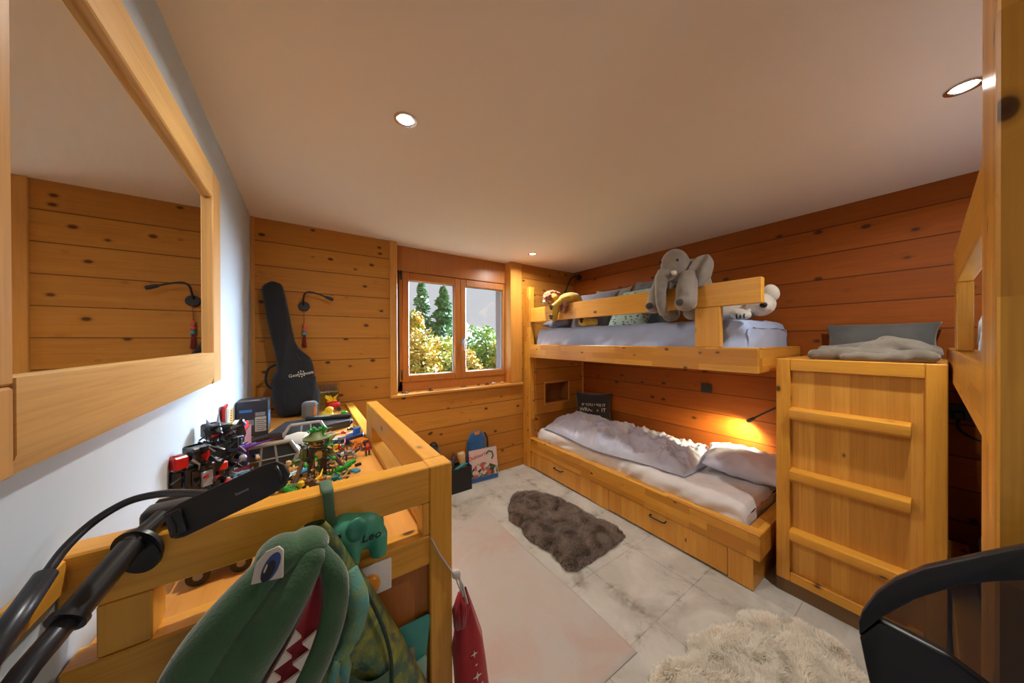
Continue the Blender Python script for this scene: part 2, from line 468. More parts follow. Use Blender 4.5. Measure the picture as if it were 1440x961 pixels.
# ------------------------------------------------------------------ bunk bed along the right wall
BX = 2.05
bk = thing('bunk_bed', 'long built-in pine bunk bed with guard rail along the right wall', 'bunk bed', (2.4, 1.6, 0))
MB().box(BX, BX+.07, 2.634, 2.755, 0, 2.014, .004).build('corner_post', M['beam_z'], bk)
MB().box(BX, BX+.07, .592, 2.633, 1.23, 1.374, .004).build('upper_rail', M['beam_y'], bk)
MB().box(BX+.071, XR-.002, .592, .655, 1.23, 1.372, .004).build('upper_end_rail', M['beam_x'], bk)
MB().box(BX+.012, BX+.05, .93, 2.633, 1.622, 1.772, .004).build('guard_rail', M['rail_y'], bk)
MB().box(BX+.006, BX+.05, .578, .928, 1.6215, 1.766, .004).build('guard_rail', M['rail_y'], bk)
MB().box(BX+.008, BX+.05, .779, .922, 1.375, 1.621, .003).build('guard_post', M['rail_z'], bk)
MB().box(BX+.072, XR-.002, .66, 2.6, 1.26, 1.30, .002).build('slat_deck', M['ply'], bk)
MB().box(BX, BX+.07, .585, 2.633, .193, .341, .004).build('lower_rail', M['beam_y'], bk)
MB().box(BX+.071, XR-.002, .585, .655, .195, .340, .004).build('lower_end_rail', M['beam_x'], bk)
MB().box(BX+.072, XR-.002, .66, 2.6, .2, .24, .002).build('slat_deck', M['ply'], bk)
bx = BX+.018
MB().box(bx, bx+.03, .62, .744, .004, .192, .002).build('plinth_panel', M['stave'], bk)
MB().box(bx, bx+.03, 1.601, 1.785, .004, .192, .002).build('plinth_panel', M['stave'], bk)
MB().box(bx+.031, XR-.002, .62, .65, .004, .194, .002).build('plinth_end', M['stave'], bk)
def drawer(ya, yb, hy, hz):
    d = MB().box(bx+.001, bx+.026, ya, yb, .012, .190, .002).build('drawer_front', M['stave'], bk)
    g = MB(); a, c = hy-.055, hy+.055
    g.tube([(bx+.002, a, hz), (bx-.022, a, hz), (bx-.028, a+.008, hz), (bx-.028, c-.008, hz), (bx-.022, c, hz), (bx+.002, c, hz)], .0055, 8)
    g.build('drawer_handle', M['black_metal'], d)
drawer(.747, 1.598, 1.172, .148); drawer(1.788, 2.631, 2.19, .138)
# panelled end with a square niche
ye = 2.612
e = MB()
e.box(BX+.071, 2.258, ye, 2.745, .2, 1.228, 0).box(2.622, XR-.002, ye, 2.745, .2, 1.228, 0)
e.box(2.258, 2.622, ye, 2.745, .2, .70, 0).box(2.258, 2.622, ye, 2.745, .925, 1.228, 0)
ep = e.build('end_panel', M['pine_wall'], bk, 0)
n = MB().box(2.262, 2.618, 2.735, 2.744, .704, .921, 0).box(2.258, 2.264, ye+.002, 2.744, .70, .925, 0).box(2.616, 2.622, ye+.002, 2.744, .70, .925, 0)
n.box(2.258, 2.622, ye+.002, 2.744, .70, .706, 0).box(2.258, 2.622, ye+.002, 2.744, .919, .925, 0)
n.build('niche_lining', M['niche'], ep, 0)
fr = MB()
fr.box(2.236, 2.258, ye-.008, ye, .68, .945, .002).box(2.622, 2.644, ye-.008, ye, .68, .945, .002).box(2.258, 2.622, ye-.008, ye, .68, .70, .002).box(2.258, 2.622, ye-.008, ye, .925, .945, .002)
fr.build('niche_frame', M['pine_trim_x'], ep)
MB().box(2.862, XR-.001, ye-.018, ye, .35, 1.228, .003).build('corner_strip', M['pine_trim'], ep)

# ------------------------------------------------------------------ bedding
M['sheet_blue'] = fabric('sheet_blue', C(176, 198, 236), C(164, 186, 230), 400, .12, 3)
M['sheet_white'] = fabric('sheet_white', C(226, 224, 224), C(212, 210, 212), 400, .12, 3)
M['duvet'] = fabric('duvet_cotton', C(210, 218, 240), C(194, 202, 228), 400, .12, 4)
def mattress(name, label, mat, x0, x1, y0, y1, z0, z1, r=.05, wr=.006, seed=0, nu=60, nv=130, sag=None):
    b = MB()
    cx, cy, cz = (x0+x1)/2, (y0+y1)/2, (z0+z1)/2
    hx, hy, hz = (x1-x0)/2, (y1-y0)/2, (z1-z0)/2
    def prof(u):      # section across: side, top, side
        s = u*(2*hx+4*hz) - (hx+2*hz)
        a = abs(s); sg = 1 if s > 0 else -1
        if a < hx-r: return sg*a, hz
        L = pi/2*r
        if a < hx-r+L:
            t = (a-(hx-r))/r; return sg*(hx-r+r*sin(t)), hz-r+r*cos(t)
        return sg*hx, max(-hz, hz-r-(a-(hx-r+L)))
    def F(u, v):
        px_, pz = prof(u)
        y = -hy + 2*hy*v
        e = hy-abs(y)                        # round the ends down
        k = 0
        if e < r: k = r-math.sqrt(max(0, r*r-(r-e)**2))
        pzz = pz - k if pz > -hz+.01 else pz
        f = 1-(k/r)*.04
        X, Y, Z = cx+px_*f, cy+y, cz+pzz
        n = noise.ridged_multi_fractal(Vector((X*3+seed+Z*3, Y*7+Z*11+X*3+1.2*N3(Y*2, Z*3, seed), seed)), .9, 2, 3, 1, 2)-1.0
        n += .8*(noise.ridged_multi_fractal(Vector((X*5+seed+Z*6, Y*1.7+X*2.2, Z*4)), .9, 2, 4, 1, 2)-1.0)
        n2 = N3(X+seed, Y, Z, 14)
        side = 1-min(1, max(0, (pz+hz)/(2*hz)))*.55
        d = wr*(n*side*1.3 + .35*n2)
        sgn = 1 if px_ > 0 else -1
        if abs(px_) > hx-r*.6: X += sgn*d
        else: Z += d*.7
        return (X, Y, Z)
    b.grid(F, nu, nv)
    # end caps
    def cap(v, s):
        b.grid(lambda a, c: (cx+(2*a-1)*(hx-.006), cy+s*(hy-.001*(1+c))+s*wr*N3(a*5, c*4, seed), cz-hz+c*(2*hz-r*1.0)), 24, 6)
    cap(0, -1); cap(1, 1)
    o = b.build(name, mat, None, 180)
    tag(o, label, 'mattress'); return o
mattress('mattress', 'upper bunk mattress in a smooth pale blue-white fitted sheet', M['sheet_blue'], 2.125, 2.865, .66, 2.605, 1.302, 1.545, .055, .013, 3)
mattress('mattress', 'lower bunk mattress in a wrinkled off-white fitted sheet', M['sheet_white'], 2.125, 2.865, .665, 2.60, .242, .44, .05, .020, 9)

def cushion(name, w, d, h, mat, seed=0, wr=.006, n=44, pinch=.10, parent=None, rel=2.2, edge=.0):
    """a filled square bag lying in its own xy plane"""
    b = MB()
    for sg in (1, -1):
        def F(u, v):
            a, c = 2*u-1, 2*v-1
            k = max(0, (1-abs(a)**rel)*(1-abs(c)**rel))**.5
            x = a*w/2*(1-pinch*(1-abs(a)**2)*0 - pinch*(1-c*c)*abs(a)**3)
            y = c*d/2*(1-pinch*(1-a*a)*abs(c)**3)
            z = sg*h/2*k
            f = noise.ridged_multi_fractal(Vector((x*7+seed, y*7, seed+sg)), .9, 2, 3, 1, 2)-1
            z += wr*f*min(1, k*1.6)
            return (x, y, z)
        b.grid(F, n, n)
    bmesh.ops.remove_doubles(b.bm, verts=b.bm.verts, dist=.0008)
    return b.build(name, mat, parent, 180)

def ridged(x, y, z, o=3): return noise.ridged_multi_fractal(Vector((x, y, z)), .85, 2.1, o, 1, 2)

# crumpled duvet on the lower bunk
def duvetF(sg):
    def F(u, v):
        # outline on the mattress: far end narrow by the post, near end square
        Y = 2.50-v*1.45
        xa = 2.155-.05*sin(pi*min(1, v*1.2)) + .02*sin(v*9); xb = 2.79-.02*sin(v*7)
        if v > .9: xa += (v-.9)*.25
        a = 2*u-1; X = xa+(xb-xa)*u
        k = (max(0, 1-abs(a)**3.2)*max(0, 1-abs(2*v-1)**7))**.5
        if sg < 0: return (X, Y, .452+.004*k)
        hgt = .12+.03*sin(u*3+v*2)+.03*N3(u*2, v*3, 4)+.03*max(0, 1-v*3)
        n = ridged(X*6.5, Y*5.5, 1.3, 4)-1.0
        n2 = ridged(X*3+5, Y*12, 3.3, 3)-1.0
        amp = min(1, k*2)*(.35+.65*max(0, min(1, (v-.12)*3)))
        return (X+.01*N3(X*9, Y*9, 2), Y+.012*N3(Y*8, X*8, 5), .456+k*hgt+amp*(.050*n+.022*n2))
    return F
b = MB(); b.grid(duvetF(1), 90, 170); b.grid(duvetF(-1), 90, 170)
bmesh.ops.remove_doubles(b.bm, verts=b.bm.verts, dist=.0006)
tag(b.build('duvet', M['duvet'], None, 180), 'crumpled white duvet folded over on the lower bunk mattress', 'duvet')

def pillow_at(name, label, w, d, h, mat, loc, rot, cat='pillow', seed=0, wr=.008, group=None, **k):
    o = cushion(name, w, d, h, mat, seed, wr, **k)
    place(o, loc, rot); return tag(o, label, cat, group)
pillow_at('pillow', 'white bed pillow at the lit head end of the lower bunk', .40, .56, .17, M['duvet'], (2.63, .80, .525), (radians(4), radians(-7), radians(14)), seed=4, wr=.016, pinch=.06)

M['black_fabric'] = fabric('black_fabric', C(38, 32, 36), C(30, 26, 30), 300, .3)
M['white_print'] = plain('white_print', C(226, 218, 204), .7)
dp = thing('pillow', 'dark pillow printed IF YOU LIKE IT WRAP IT in the lower bunk corner', 'pillow')
cushion('pillow_cover', .40, .36, .12, M['black_fabric'], 3, .003, parent=dp)
for tx, sz, yy, xx in (('IF YOU LIKE IT', .040, .035, 0), ('WRAP', .056, -.018, -.075), ('it', .036, -.022, .045), ('IT', .056, -.018, .108)):
    lettering(tx, sz, M['white_print'], dp, Matrix.Translation((xx, yy, .0595)))
place(dp, (2.70, 2.29, .645), (radians(78), 0, radians(-50)))

# cushions and plush along the upper bunk
M['cush_grey'] = fabric('cush_grey', C(112, 112, 126), C(98, 98, 112))
M['cush_sage'] = fabric('cush_sage', C(150, 160, 150), C(134, 146, 136))
M['cush_stone'] = fabric('cush_stone', C(140, 138, 124), C(120, 120, 108))
M['cush_slate'] = fabric('cush_slate', C(104, 108, 104), C(90, 94, 92))
def m_leaf_print():
    k = NT('leaf_print'); o = k.obj()
    mp = k.n('ShaderNodeMapping'); mp.inputs['Scale'].default_value = (26, 60, 26); mp.inputs['Rotation'].default_value = (0, 0, .7); k.l(o, mp.inputs[0])
    v = k.n('ShaderNodeTexVoronoi', i_Scale=1.0); k.l(mp.outputs[0], v.inputs['Vector'])
    c = k.mix(k.ramp(v.outputs['Distance'], (.28, 1), (.36, 0)), C(150, 172, 166), C(58, 78, 76))
    return k.done(c, .9)
M['leaf_print'] = m_leaf_print()
G = 'cushions along the upper bunk'
pillow_at('cushion', 'plain blue-grey cushion behind the guard rail by the lion', .46, .46, .15, M['cush_grey'], (2.36, 2.0, 1.70), (radians(62), 0, radians(-84)), 'cushion', 2, group=G)
pillow_at('cushion', 'sage cushion with dark leaf strokes behind the guard rail', .40, .42, .15, M['leaf_print'], (2.33, 1.54, 1.685), (radians(58), 0, radians(-96)), 'cushion', 5, group=G)
pillow_at('cushion', 'stone-grey cushion showing above the guard rail, nearer the lion', .44, .46, .13, M['cush_stone'], (2.56, 1.95, 1.73), (radians(74), 0, radians(-88)), 'cushion', 7, group=G)
pillow_at('cushion', 'slate cushion with upright corner left of the grey elephant', .42, .48, .13, M['cush_slate'], (2.54, 1.50, 1.745), (radians(72), 0, radians(-92)), 'cushion', 8, group=G)
pillow_at('cushion', 'dark grey cushion under the lion on the mattress end', .36, .34, .12, M['cush_grey'], (2.36, 2.42, 1.61), (radians(8), 0, radians(-80)), 'cushion', 11, group=G)
# ------------------------------------------------------------------ plush toys on the upper bunk
M['plush_grey'] = fabric('plush_grey', C(150, 142, 132), C(128, 120, 112), 160, .5, 12, .6)
M['plush_pad'] = fabric('plush_pad', C(74, 68, 68), None, 160, .4)
M['plush_white'] = fabric('plush_white', C(226, 220, 208), C(206, 200, 190), 160, .5, 12, .6)
M['plush_yellow'] = fabric('plush_yellow', C(206, 166, 44), C(176, 134, 30), 160, .5, 12, .5)
M['plush_mane'] = fabric('plush_mane', C(176, 104, 60), C(120, 62, 30), 120, .8, 26, .5)
M['plush_tan'] = fabric('plush_tan', C(206, 186, 140), None, 160, .4)
M['ink'] = plain('ink_black', C(18, 17, 18), .35)
M['ivory'] = fabric('ivory_felt', C(226, 218, 190), None, 200, .2)

e = thing('plush_elephant', 'grey plush elephant straddling the guard rail of the upper bunk', 'stuffed toy', (2.09, 1.01, 1.775))
b = MB()
b.ell((2.015, 1.025, 1.915), (.098, .084, .104)); b.ell((1.955, 1.055, 1.848), (.05, .05, .05))
b.ell((2.125, 1.0, 1.872), (.13, .125, .088))
blob(b, 'body', M['plush_grey'], e, .009, 5)
b = MB().tube([(1.95, 1.06, 1.865), (1.925, 1.066, 1.82), (1.915, 1.068, 1.74), (1.92, 1.066, 1.66), (1.935, 1.06, 1.605)], [.044, .040, .034, .032, .030], 14)
b.ell((1.935, 1.06, 1.603), .0295); blob(b, 'trunk', M['plush_grey'], e, .007, 3)
def leg(P, R_, f, fr):
    b = MB().tube(P, R_, 14); b.ell(f, fr); blob(b, 'leg', M['plush_grey'], e, .008, 4)
leg([(2.03, 1.11, 1.84), (1.99, 1.138, 1.74), (1.98, 1.148, 1.66)], [.046, .05, .05], (1.975, 1.15, 1.648), (.054, .052, .048))
leg([(2.025, .945, 1.84), (1.98, .935, 1.74), (1.97, .93, 1.66)], [.052, .062, .06], (1.962, .932, 1.652), (.064, .064, .054))
leg([(2.17, 1.08, 1.83), (2.175, 1.11, 1.70), (2.17, 1.13, 1.63)], [.05, .05, .05], (2.165, 1.13, 1.602), (.055, .06, .05))
leg([(2.17, .93, 1.83), (2.18, .90, 1.70), (2.17, .94, 1.63)], [.05, .05, .05], (2.165, .97, 1.602), (.055, .075, .05))
for (c, rr, rx, rz) in (((2.035, .878, 1.85), (.02, .062, .105), 16, 14), ((2.05, 1.135, 1.81), (.02, .05, .09), -12, -18)):
    q = MB(); R_ = Euler((radians(rx), 0, radians(rz))).to_matrix().to_4x4()
    q.ell(c, rr, R_, 20, 14)
    for v in q.bm.verts:
        v.co.x += .016*sin(v.co.y*80+v.co.z*30)+.01*sin(v.co.z*40)
    q.build('ear', M['plush_grey'], e, 180)
q = MB().tube([(1.955, 1.0, 1.852), (1.925, .985, 1.842), (1.905, .99, 1.85)], [.018, .015, .006], 10); q.build('tusk', M['ivory'], e, 180)
MB().ell((1.945, .975, 1.925), (.008, .009, .010)).build('eye', M['ink'], e, 180)
MB().ell((1.925, 1.075, 1.93), (.008, .009, .010)).build('eye', M['ink'], e, 180)
for y_, z_ in ((1.142, 1.648), (.94, 1.652)):
    MB().ell((1.908, y_, z_), (.012, .026, .024)).build('foot_pad', M['plush_pad'], e, 180)

l = thing('plush_lion', 'yellow plush lion with curly brown mane lying over the guard rail', 'stuffed toy', (2.1, 2.15, 1.775))
b = MB()
b.ell((2.125, 2.10, 1.83), (.075, .13, .055)); b.ell((2.10, 2.30, 1.845), (.06, .06, .06))
b.tube([(2.11, 2.03, 1.83), (2.02, 2.09, 1.80), (2.012, 2.15, 1.765), (2.01, 2.18, 1.745)], [.038, .036, .036, .04], 12); b.ell((2.008, 2.185, 1.74), (.036, .042, .04))
b.tube([(2.06, 2.10, 1.80), (2.018, 2.14, 1.755), (2.012, 2.18, 1.68), (2.012, 2.19, 1.65)], [.034, .034, .034, .038], 12); b.ell((2.01, 2.192, 1.645), (.038, .042, .042))
b.tube([(2.15, 2.02, 1.82), (2.165, 1.98, 1.70), (2.16, 1.95, 1.60)], [.045, .042, .04], 12); b.ell((2.155, 1.94, 1.592), (.04, .06, .04))
b.tube([(2.16, 1.94, 1.59), (2.2, 1.82, 1.585)], [.036, .03], 12)
blob(b, 'body', M['plush_yellow'], l, .008, 4)
b = MB(); rng = random.Random(4)
for i in range(170):
    a = rng.uniform(0, 2*pi); t = rng.uniform(-.6, 1)
    rr = math.sqrt(1-t*t)*.088
    b.ell((2.095+rr*cos(a)*.9, 2.31+t*.085, 1.86+rr*sin(a)*.62), rng.uniform(.014, .022), None, 8, 6)
b.build('mane', M['plush_mane'], l, 180)
MB().ell((2.035, 2.35, 1.81), (.034, .036, .026)).build('muzzle', M['plush_tan'], l, 180)
MB().ell((2.003, 2.36, 1.818), (.008, .012, .008)).build('nose', M['ink'], l, 180)
b = MB()
for i in range(26): b.ell((2.03+rng.uniform(-.015, .015), 2.075+rng.uniform(-.035, .035), 1.735+rng.uniform(-.05, .04)), .016, None, 8, 6)
b.build('tail_tuft', M['plush_mane'], l, 180)
for (c, rx_) in (((1.974, 2.192, 1.732), 0), ((1.974, 2.198, 1.638), 0), ((2.116, 1.935, 1.595), 0)):
    b = MB().ell(c, (.008, .018, .016))
    for k in (-1, 0, 1): b.ell((c[0], c[1]+k*.018, c[2]+.024-abs(k)*.005), (.007, .008, .009))
    b.build('paw_pad', M['ink'], l, 180)

d = thing('plush_dog', 'white plush dog with black nose lying at the upper mattress end', 'stuffed toy', (2.4, .76, 1.55))
b = MB()
b.ell((2.46, .87, 1.605), (.08, .17, .058)); b.ell((2.42, .685, 1.645), (.075, .078, .075)); b.ell((2.365, .655, 1.628), (.045, .045, .04))
b.tube([(2.42, .80, 1.60), (2.36, .79, 1.585), (2.335, .76, 1.58)], [.045, .04, .04], 12); b.ell((2.33, .755, 1.58), (.04, .05, .034))
b.tube([(2.45, 1.0, 1.60), (2.38, .99, 1.58)], [.04, .038], 12)
blob(b, 'body', M['plush_white'], d, .009, 4)
MB().ell((2.42, .632, 1.715), (.022, .04, .055), Euler((radians(-20), 0, 0)).to_matrix().to_4x4()).build('ear', M['plush_white'], d, 180)
MB().ell((2.322, .645, 1.633), (.014, .02, .018)).build('nose', M['ink'], d, 180)
MB().ell((2.352, .73, 1.675), (.010, .013, .013)).build('eye', M['ink'], d, 180)
b = MB()
for k in range(3): b.tube([(2.298, .775-.02*k, 1.585), (2.292, .775-.02*k, 1.57), (2.296, .775-.02*k, 1.555)], .004, 6)
b.build('claw_stitch', M['ink'], d, 180)

# ------------------------------------------------------------------ wall reading lamps
def gooseneck(label, base, nrm, pts, r=.006, headr=.012, hl=.05, baser=.036):
    t = thing('reading_lamp', label, 'lamp', base, 'black gooseneck reading lamps')
    n_ = Vector(nrm)
    MB().tube([Vector(base), Vector(base)+n_*.022, Vector(base)+n_*.026], [baser, baser, baser*.9], 28).build('lamp_base', M['black_matt'], t)
    MB().tube(pts, r, 10).build('flexible_arm', M['black_matt'], t, 180)
    a = Vector(pts[-1]); dr = (a-Vector(pts[-2])).normalized()
    MB().tube([a-dr*.01, a, a+dr*hl*.7, a+dr*hl], [r*1.1, headr*.9, headr*1.15, headr*.9], 14).build('lamp_head', M['black_matt'], t)
    return a+dr*hl, dr
def smooth_path(P, n=6):
    P = [Vector(p) for p in P]; out = []
    Q = [P[0]*2-P[1]] + P + [P[-1]*2-P[-2]]
    for i in range(1, len(Q)-2):
        for k in range(n):
            t = k/n; p0, p1, p2, p3 = Q[i-1:i+3]
            out.append(.5*((2*p1)+(p2-p0)*t+(2*p0-5*p1+4*p2-p3)*t*t+(3*p1-p0-3*p2+p3)*t**3))
    out.append(P[-1]); return out
gooseneck('black wall lamp on pine boards above the tassel, right of the guitar bag', (-.005, YB, 1.68), (0, -1, 0),
          smooth_path([(-.008, YB-.024, 1.69), (-.008, YB-.06, 1.73), (.0, YB-.075, 1.768), (.03, YB-.075, 1.785), (.09, YB-.07, 1.772), (.135, YB-.07, 1.755)]))
b = MB().tube([(-.012, YB-.027, 1.70), (-.012, YB-.034, 1.715)], .006, 8)
gooseneck('black wall lamp in the ceiling corner above the upper bunk', (XR, 2.66, 2.215), (-1, 0, 0),
          smooth_path([(XR-.02, 2.66, 2.215), (2.80, 2.665, 2.222), (2.74, 2.67, 2.19), (2.69, 2.68, 2.10), (2.66, 2.68, 2.04)]), .008)
tip, dr = gooseneck('black reading lamp lighting the lower bunk pillow', (XR, .60, .985), (-1, 0, 0),
          smooth_path([(XR-.02, .60, .985), (2.79, .62, .985), (2.76, .68, .945), (2.76, .76, .885), (2.76, .825, .83)]), .0065)
L = bpy.data.lights.new('reading_glow', 'SPOT'); L.energy = 26; L.color = (1, .83, .48); L.spot_size = radians(140); L.spot_blend = .8; L.shadow_soft_size = .02
lo = bpy.data.objects.new('reading_glow', L); COL.objects.link(lo); lo.location = tip+dr*.01
lo.rotation_euler = Vector((.25, .45, -.86)).to_track_quat('-Z', 'Y').to_euler()
# charm hanging from the wall lamp
M['red_thread'] = fabric('red_thread', C(150, 26, 22), C(110, 16, 14), 300, .5)
t = thing('tassel_charm', 'red tassel charm with turquoise bead hung below the wall lamp', 'tassel', (-.012, YB-.03, 1.66))
MB().tube([(-.004, YB-.03, 1.66), (-.004, YB-.012, 1.555)], .0015, 6).build('hanging_cord', M['red_thread'], t)
b = MB().ell((-.004, YB-.018, 1.535), (.012, .010, .018)); b.ell((-.004, YB-.018, 1.505), (.014, .012, .016)); b.build('knot', plain('coral_bead', C(196, 84, 64), .5), t, 180)
MB().lathe([(.005, 0), (.013, .004), (.013, .022), (.005, .026)], (-.004, YB-.018, 1.465), 14).build('bead', plain('turquoise_bead', C(60, 150, 164), .4), t)
b = MB(); rng = random.Random(2)
for i in range(40):
    a = rng.uniform(0, 2*pi); r_ = rng.uniform(0, .014)
    b.tube([(-.004+r_*.5*cos(a), YB-.018+r_*.4*sin(a), 1.466), (-.004+r_*cos(a), YB-.018+r_*.8*sin(a), 1.372+rng.uniform(0, .01))], .0018, 5)
b.build('tassel_fringe', M['red_thread'], t, 0)

def outlet(label, c, nrm, w_=.082):
    t = thing('wall_socket', label, 'wall socket', c)
    x, y, z = c
    b = MB().box(x-.012, x, y-w_/2, y+w_/2, z-w_/2, z+w_/2, .003); b.build('cover_plate', M['black_plastic'], t)
    return t
s = outlet('square black wall socket above the lower bunk', (XR, 1.195, .998), -1)
b = MB().box(XR-.0145, XR-.0121, 1.165, 1.225, .968, 1.028, .001); b.build('socket_face', M['black_matt'], s)
s = outlet('black wall socket with plug between ladder cabinet and right-hand bunk', (XR, -.03, 1.03), -1)
MB().box(XR-.05, XR-.0125, -.05, -.014, .995, 1.035, .006).build('plug', M['black_plastic'], s)
MB().tube(smooth_path([(XR-.04, -.03, .995), (XR-.05, -.03, .955), (XR-.06, -.05, .925), (XR-.07, -.09, .905), (XR-.07, -.16, .90), (XR-.06, -.22, .95)]), .006, 8).build('cable', M['black_plastic'], s, 180)

# ------------------------------------------------------------------ ladder cabinet
CX = 2.21
c = thing('ladder_cabinet', 'tall pine cabinet with three wooden ladder steps on its front', 'cabinet', (2.5, .28, 0))
MB().box(CX, CX+.04, .498, .557, .075, 1.312, .003).build('stile', M['rail_z'], c)
MB().box(CX, CX+.04, -.0, .056, .075, 1.312, .003).build('stile', M['rail_z'], c)
MB().box(CX, CX+.04, .057, .497, 1.248, 1.312, .003).build('top_rail', M['rail_y'], c)
MB().box(CX, CX+.04, .057, .497, .075, .128, .003).build('bottom_rail', M['rail_y'], c)
MB().box(CX+.024, CX+.036, .055, .499, .12, 1.255, 0).build('front_panel', M['stave'], c)
MB().box(CX+.041, XR-.002, 0, .557, 1.27, 1.310, .003).build('top_board', M['ply'], c)
MB().box(CX+.041, XR-.002, .527, .555, .075, 1.269, .002).build('side_panel', M['stave'], c)
MB().box(CX+.041, XR-.002, .002, .03, .075, 1.269, .002).build('side_panel', M['stave'], c)
MB().box(CX+.006, CX+.03, .0, .557, 0, .074, .001).build('plinth', wood('dark_plinth', C(120, 92, 58), C(84, 60, 34), 'Y', 0, 4), c)
for z in (.985, .648, .315):
    MB().prism([(CX-.028, z+.008), (CX-.028, z+.05), (CX+.024, z+.062), (CX+.024, z-.004), (CX-.018, z-.004)], .092, .496, 'xz', .003).build('ladder_step', M['rail_y'], c)
M['pillow_grey'] = fabric('pillow_grey', C(92, 94, 92), C(78, 80, 80), 300, .2)
pillow_at('pillow', 'dark grey pillow leaning on the larch wall on top of the cabinet', .44, .24, .12, M['pillow_grey'], (2.77, .235, 1.405), (radians(64), 0, radians(-88)), seed=6, wr=.005)
M['fleece'] = fabric('fleece_grey', C(128, 120, 108), C(104, 98, 88), 160, .5, 10, .5)
b = MB()
for P, R_ in (([(2.30, .42, 1.335), (2.34, .34, 1.345), (2.33, .25, 1.34), (2.36, .16, 1.34)], [.028, .036, .034, .03]), ([(2.36, .24, 1.36), (2.42, .17, 1.385), (2.42, .10, 1.37), (2.36, .05, 1.35)], [.035, .055, .05, .036]),
              ([(2.30, .14, 1.34), (2.30, .08, 1.34), (2.31, .04, 1.335)], [.03, .034, .026]), ([(2.46, .40, 1.345), (2.55, .30, 1.35), (2.58, .18, 1.36), (2.56, .06, 1.35)], [.04, .045, .05, .045]),
              ([(2.28, .30, 1.33), (2.27, .22, 1.33), (2.275, .12, 1.332)], [.022, .026, .022]), ([(2.44, .33, 1.35), (2.48, .2, 1.372), (2.5, .08, 1.36)], [.04, .05, .045])):
    b.tube(P, R_, 12)
    for p, r_ in zip(P, R_): b.ell(p, r_, None, 12, 8)
bb = blob(b, 'folded_blanket', M['fleece'], None, .009, 3)
for v in bb.data.vertices:
    v.co += Vector((N3(*v.co, 22), N3(v.co.y, v.co.z, v.co.x, 22), .6*N3(v.co.z, v.co.x, v.co.y, 22)))*.008
    v.co.z = max(v.co.z, 1.3125)
tag(bb, 'bunched grey fleece blanket in front of the pillow on the cabinet', 'blanket')

# ------------------------------------------------------------------ second bunk at the right, running along the front wall
r2 = thing('bunk_bed', 'second pine bunk bed with tall post at the right', 'bunk bed', (1.6, -.5, 0))
RM = Matrix.Translation((2.25, -.006, 0)) @ Matrix.Rotation(radians(1.25), 4, 'Z') @ Matrix.Translation((-2.25, 0, 0))
MB().box(.62, .852, -.20, -.029, 0, 2.286, .003).build('corner_post', M['beam_z'], r2)
MB().box(.853, 2.86, -.07, -.004, 1.232, 1.372, .004, RM).build('upper_rail', M['beam_x'], r2)
MB().box(.853, 2.22, -.045, -.006, 1.64, 1.772, .004, RM).build('guard_rail', M['rail_x'], r2)
MB().box(2.08, 2.215, -.046, -.008, 1.373, 1.639, .003, RM).build('guard_post', M['rail_z'], r2)
MB().box(.853, 2.86, -.07, -.004, .19, .335, .004, RM).build('lower_rail', M['beam_x'], r2)
MB().box(.64, 2.86, YF+.01, -.08, 1.26, 1.30, .002).build('slat_deck', M['ply'], r2)
MB().box(.64, 2.86, YF+.01, -.08, .2, .24, .002).build('slat_deck', M['ply'], r2)
MB().box(.62, .80, YF+.002, YF+.12, 0, 2.286, .003).build('corner_post', M['beam_z'], r2)
MB().box(.64, .70, YF+.121, -.205, 1.232, 1.372, .003).build('upper_end_rail', M['beam_y'], r2)
MB().box(.64, .70, YF+.121, -.205, .19, .335, .003).build('lower_end_rail', M['beam_y'], r2)
def rot_mat(name, label, mat, z0, z1, ymax, xmax, seed):
    o = mattress(name, label, mat, -.86, -ymax, .9, xmax, z0, z1, .06, .006, seed, 40, 90)
    # the helper runs along y: turn it so that it runs along x
    for v in o.data.vertices:
        x, y = v.co.x, v.co.y
        v.co.x, v.co.y = y, x
    o.data.flip_normals()
    return o
rot_mat('mattress', 'right-hand bunk mattress in a pale blue sheet behind the tall post', M['sheet_blue'], 1.302, 1.56, .085, 2.78, 2)
rot_mat('mattress', 'lowest right-hand mattress, its rounded sheet end showing beside the cabinet', M['sheet_blue'], .242, .50, .085, 2.74, 5)

# black folding hamper in front of the post
M['nylon'] = plain('black_nylon', C(22, 22, 26), .42)
def m_mesh():
    k = NT('nylon_mesh'); t = k.t; o = k.obj()
    k.done(C(40, 38, 44), .6)
    tr = k.n('ShaderNodeBsdfTransparent')
    mx = k.n('ShaderNodeMixShader'); mx.inputs[0].default_value = .55
    k.l(tr.outputs[0], mx.inputs[1]); k.l(k.b.outputs[0], mx.inputs[2]); k.l(mx.outputs[0], t.nodes['Material Output'].inputs['Surface'])
    return k.m
M['nylon_mesh'] = m_mesh()
h = thing('laundry_hamper', 'black folding fabric hamper with a see-through mesh window, right front', 'hamper', (.57, -.15, 0))
top = [(.062, 1.053), (.063, 1.07), (.060, 1.085), (.049, 1.115), (.035, 1.141), (.015, 1.167), (-.003, 1.185), (-.019, 1.201), (-.042, 1.223), (-.12, 1.262), (-.22, 1.28), (-.33, 1.25)]
inn = [(-.30, 1.20), (-.20, 1.232), (-.10, 1.215), (-.042, 1.190), (-.025, 1.178), (-.007, 1.162), (.02, 1.129), (.046, 1.087), (.047, 1.084)]
MB().prism(top + [(-.33, 1.2)] + inn, .560, .574, 'yz', .003).build('hamper_rim', M['nylon'], h)
MB().prism([(.046, 1.086), (.02, 1.13), (-.007, 1.163), (-.025, 1.179), (-.042, 1.191), (-.10, 1.216), (-.20, 1.233), (-.30, 1.2), (-.30, 1.03), (-.025, 1.070), (.0, 1.082)], .5655, .5665, 'yz').build('mesh_window', M['nylon_mesh'], h, 0)
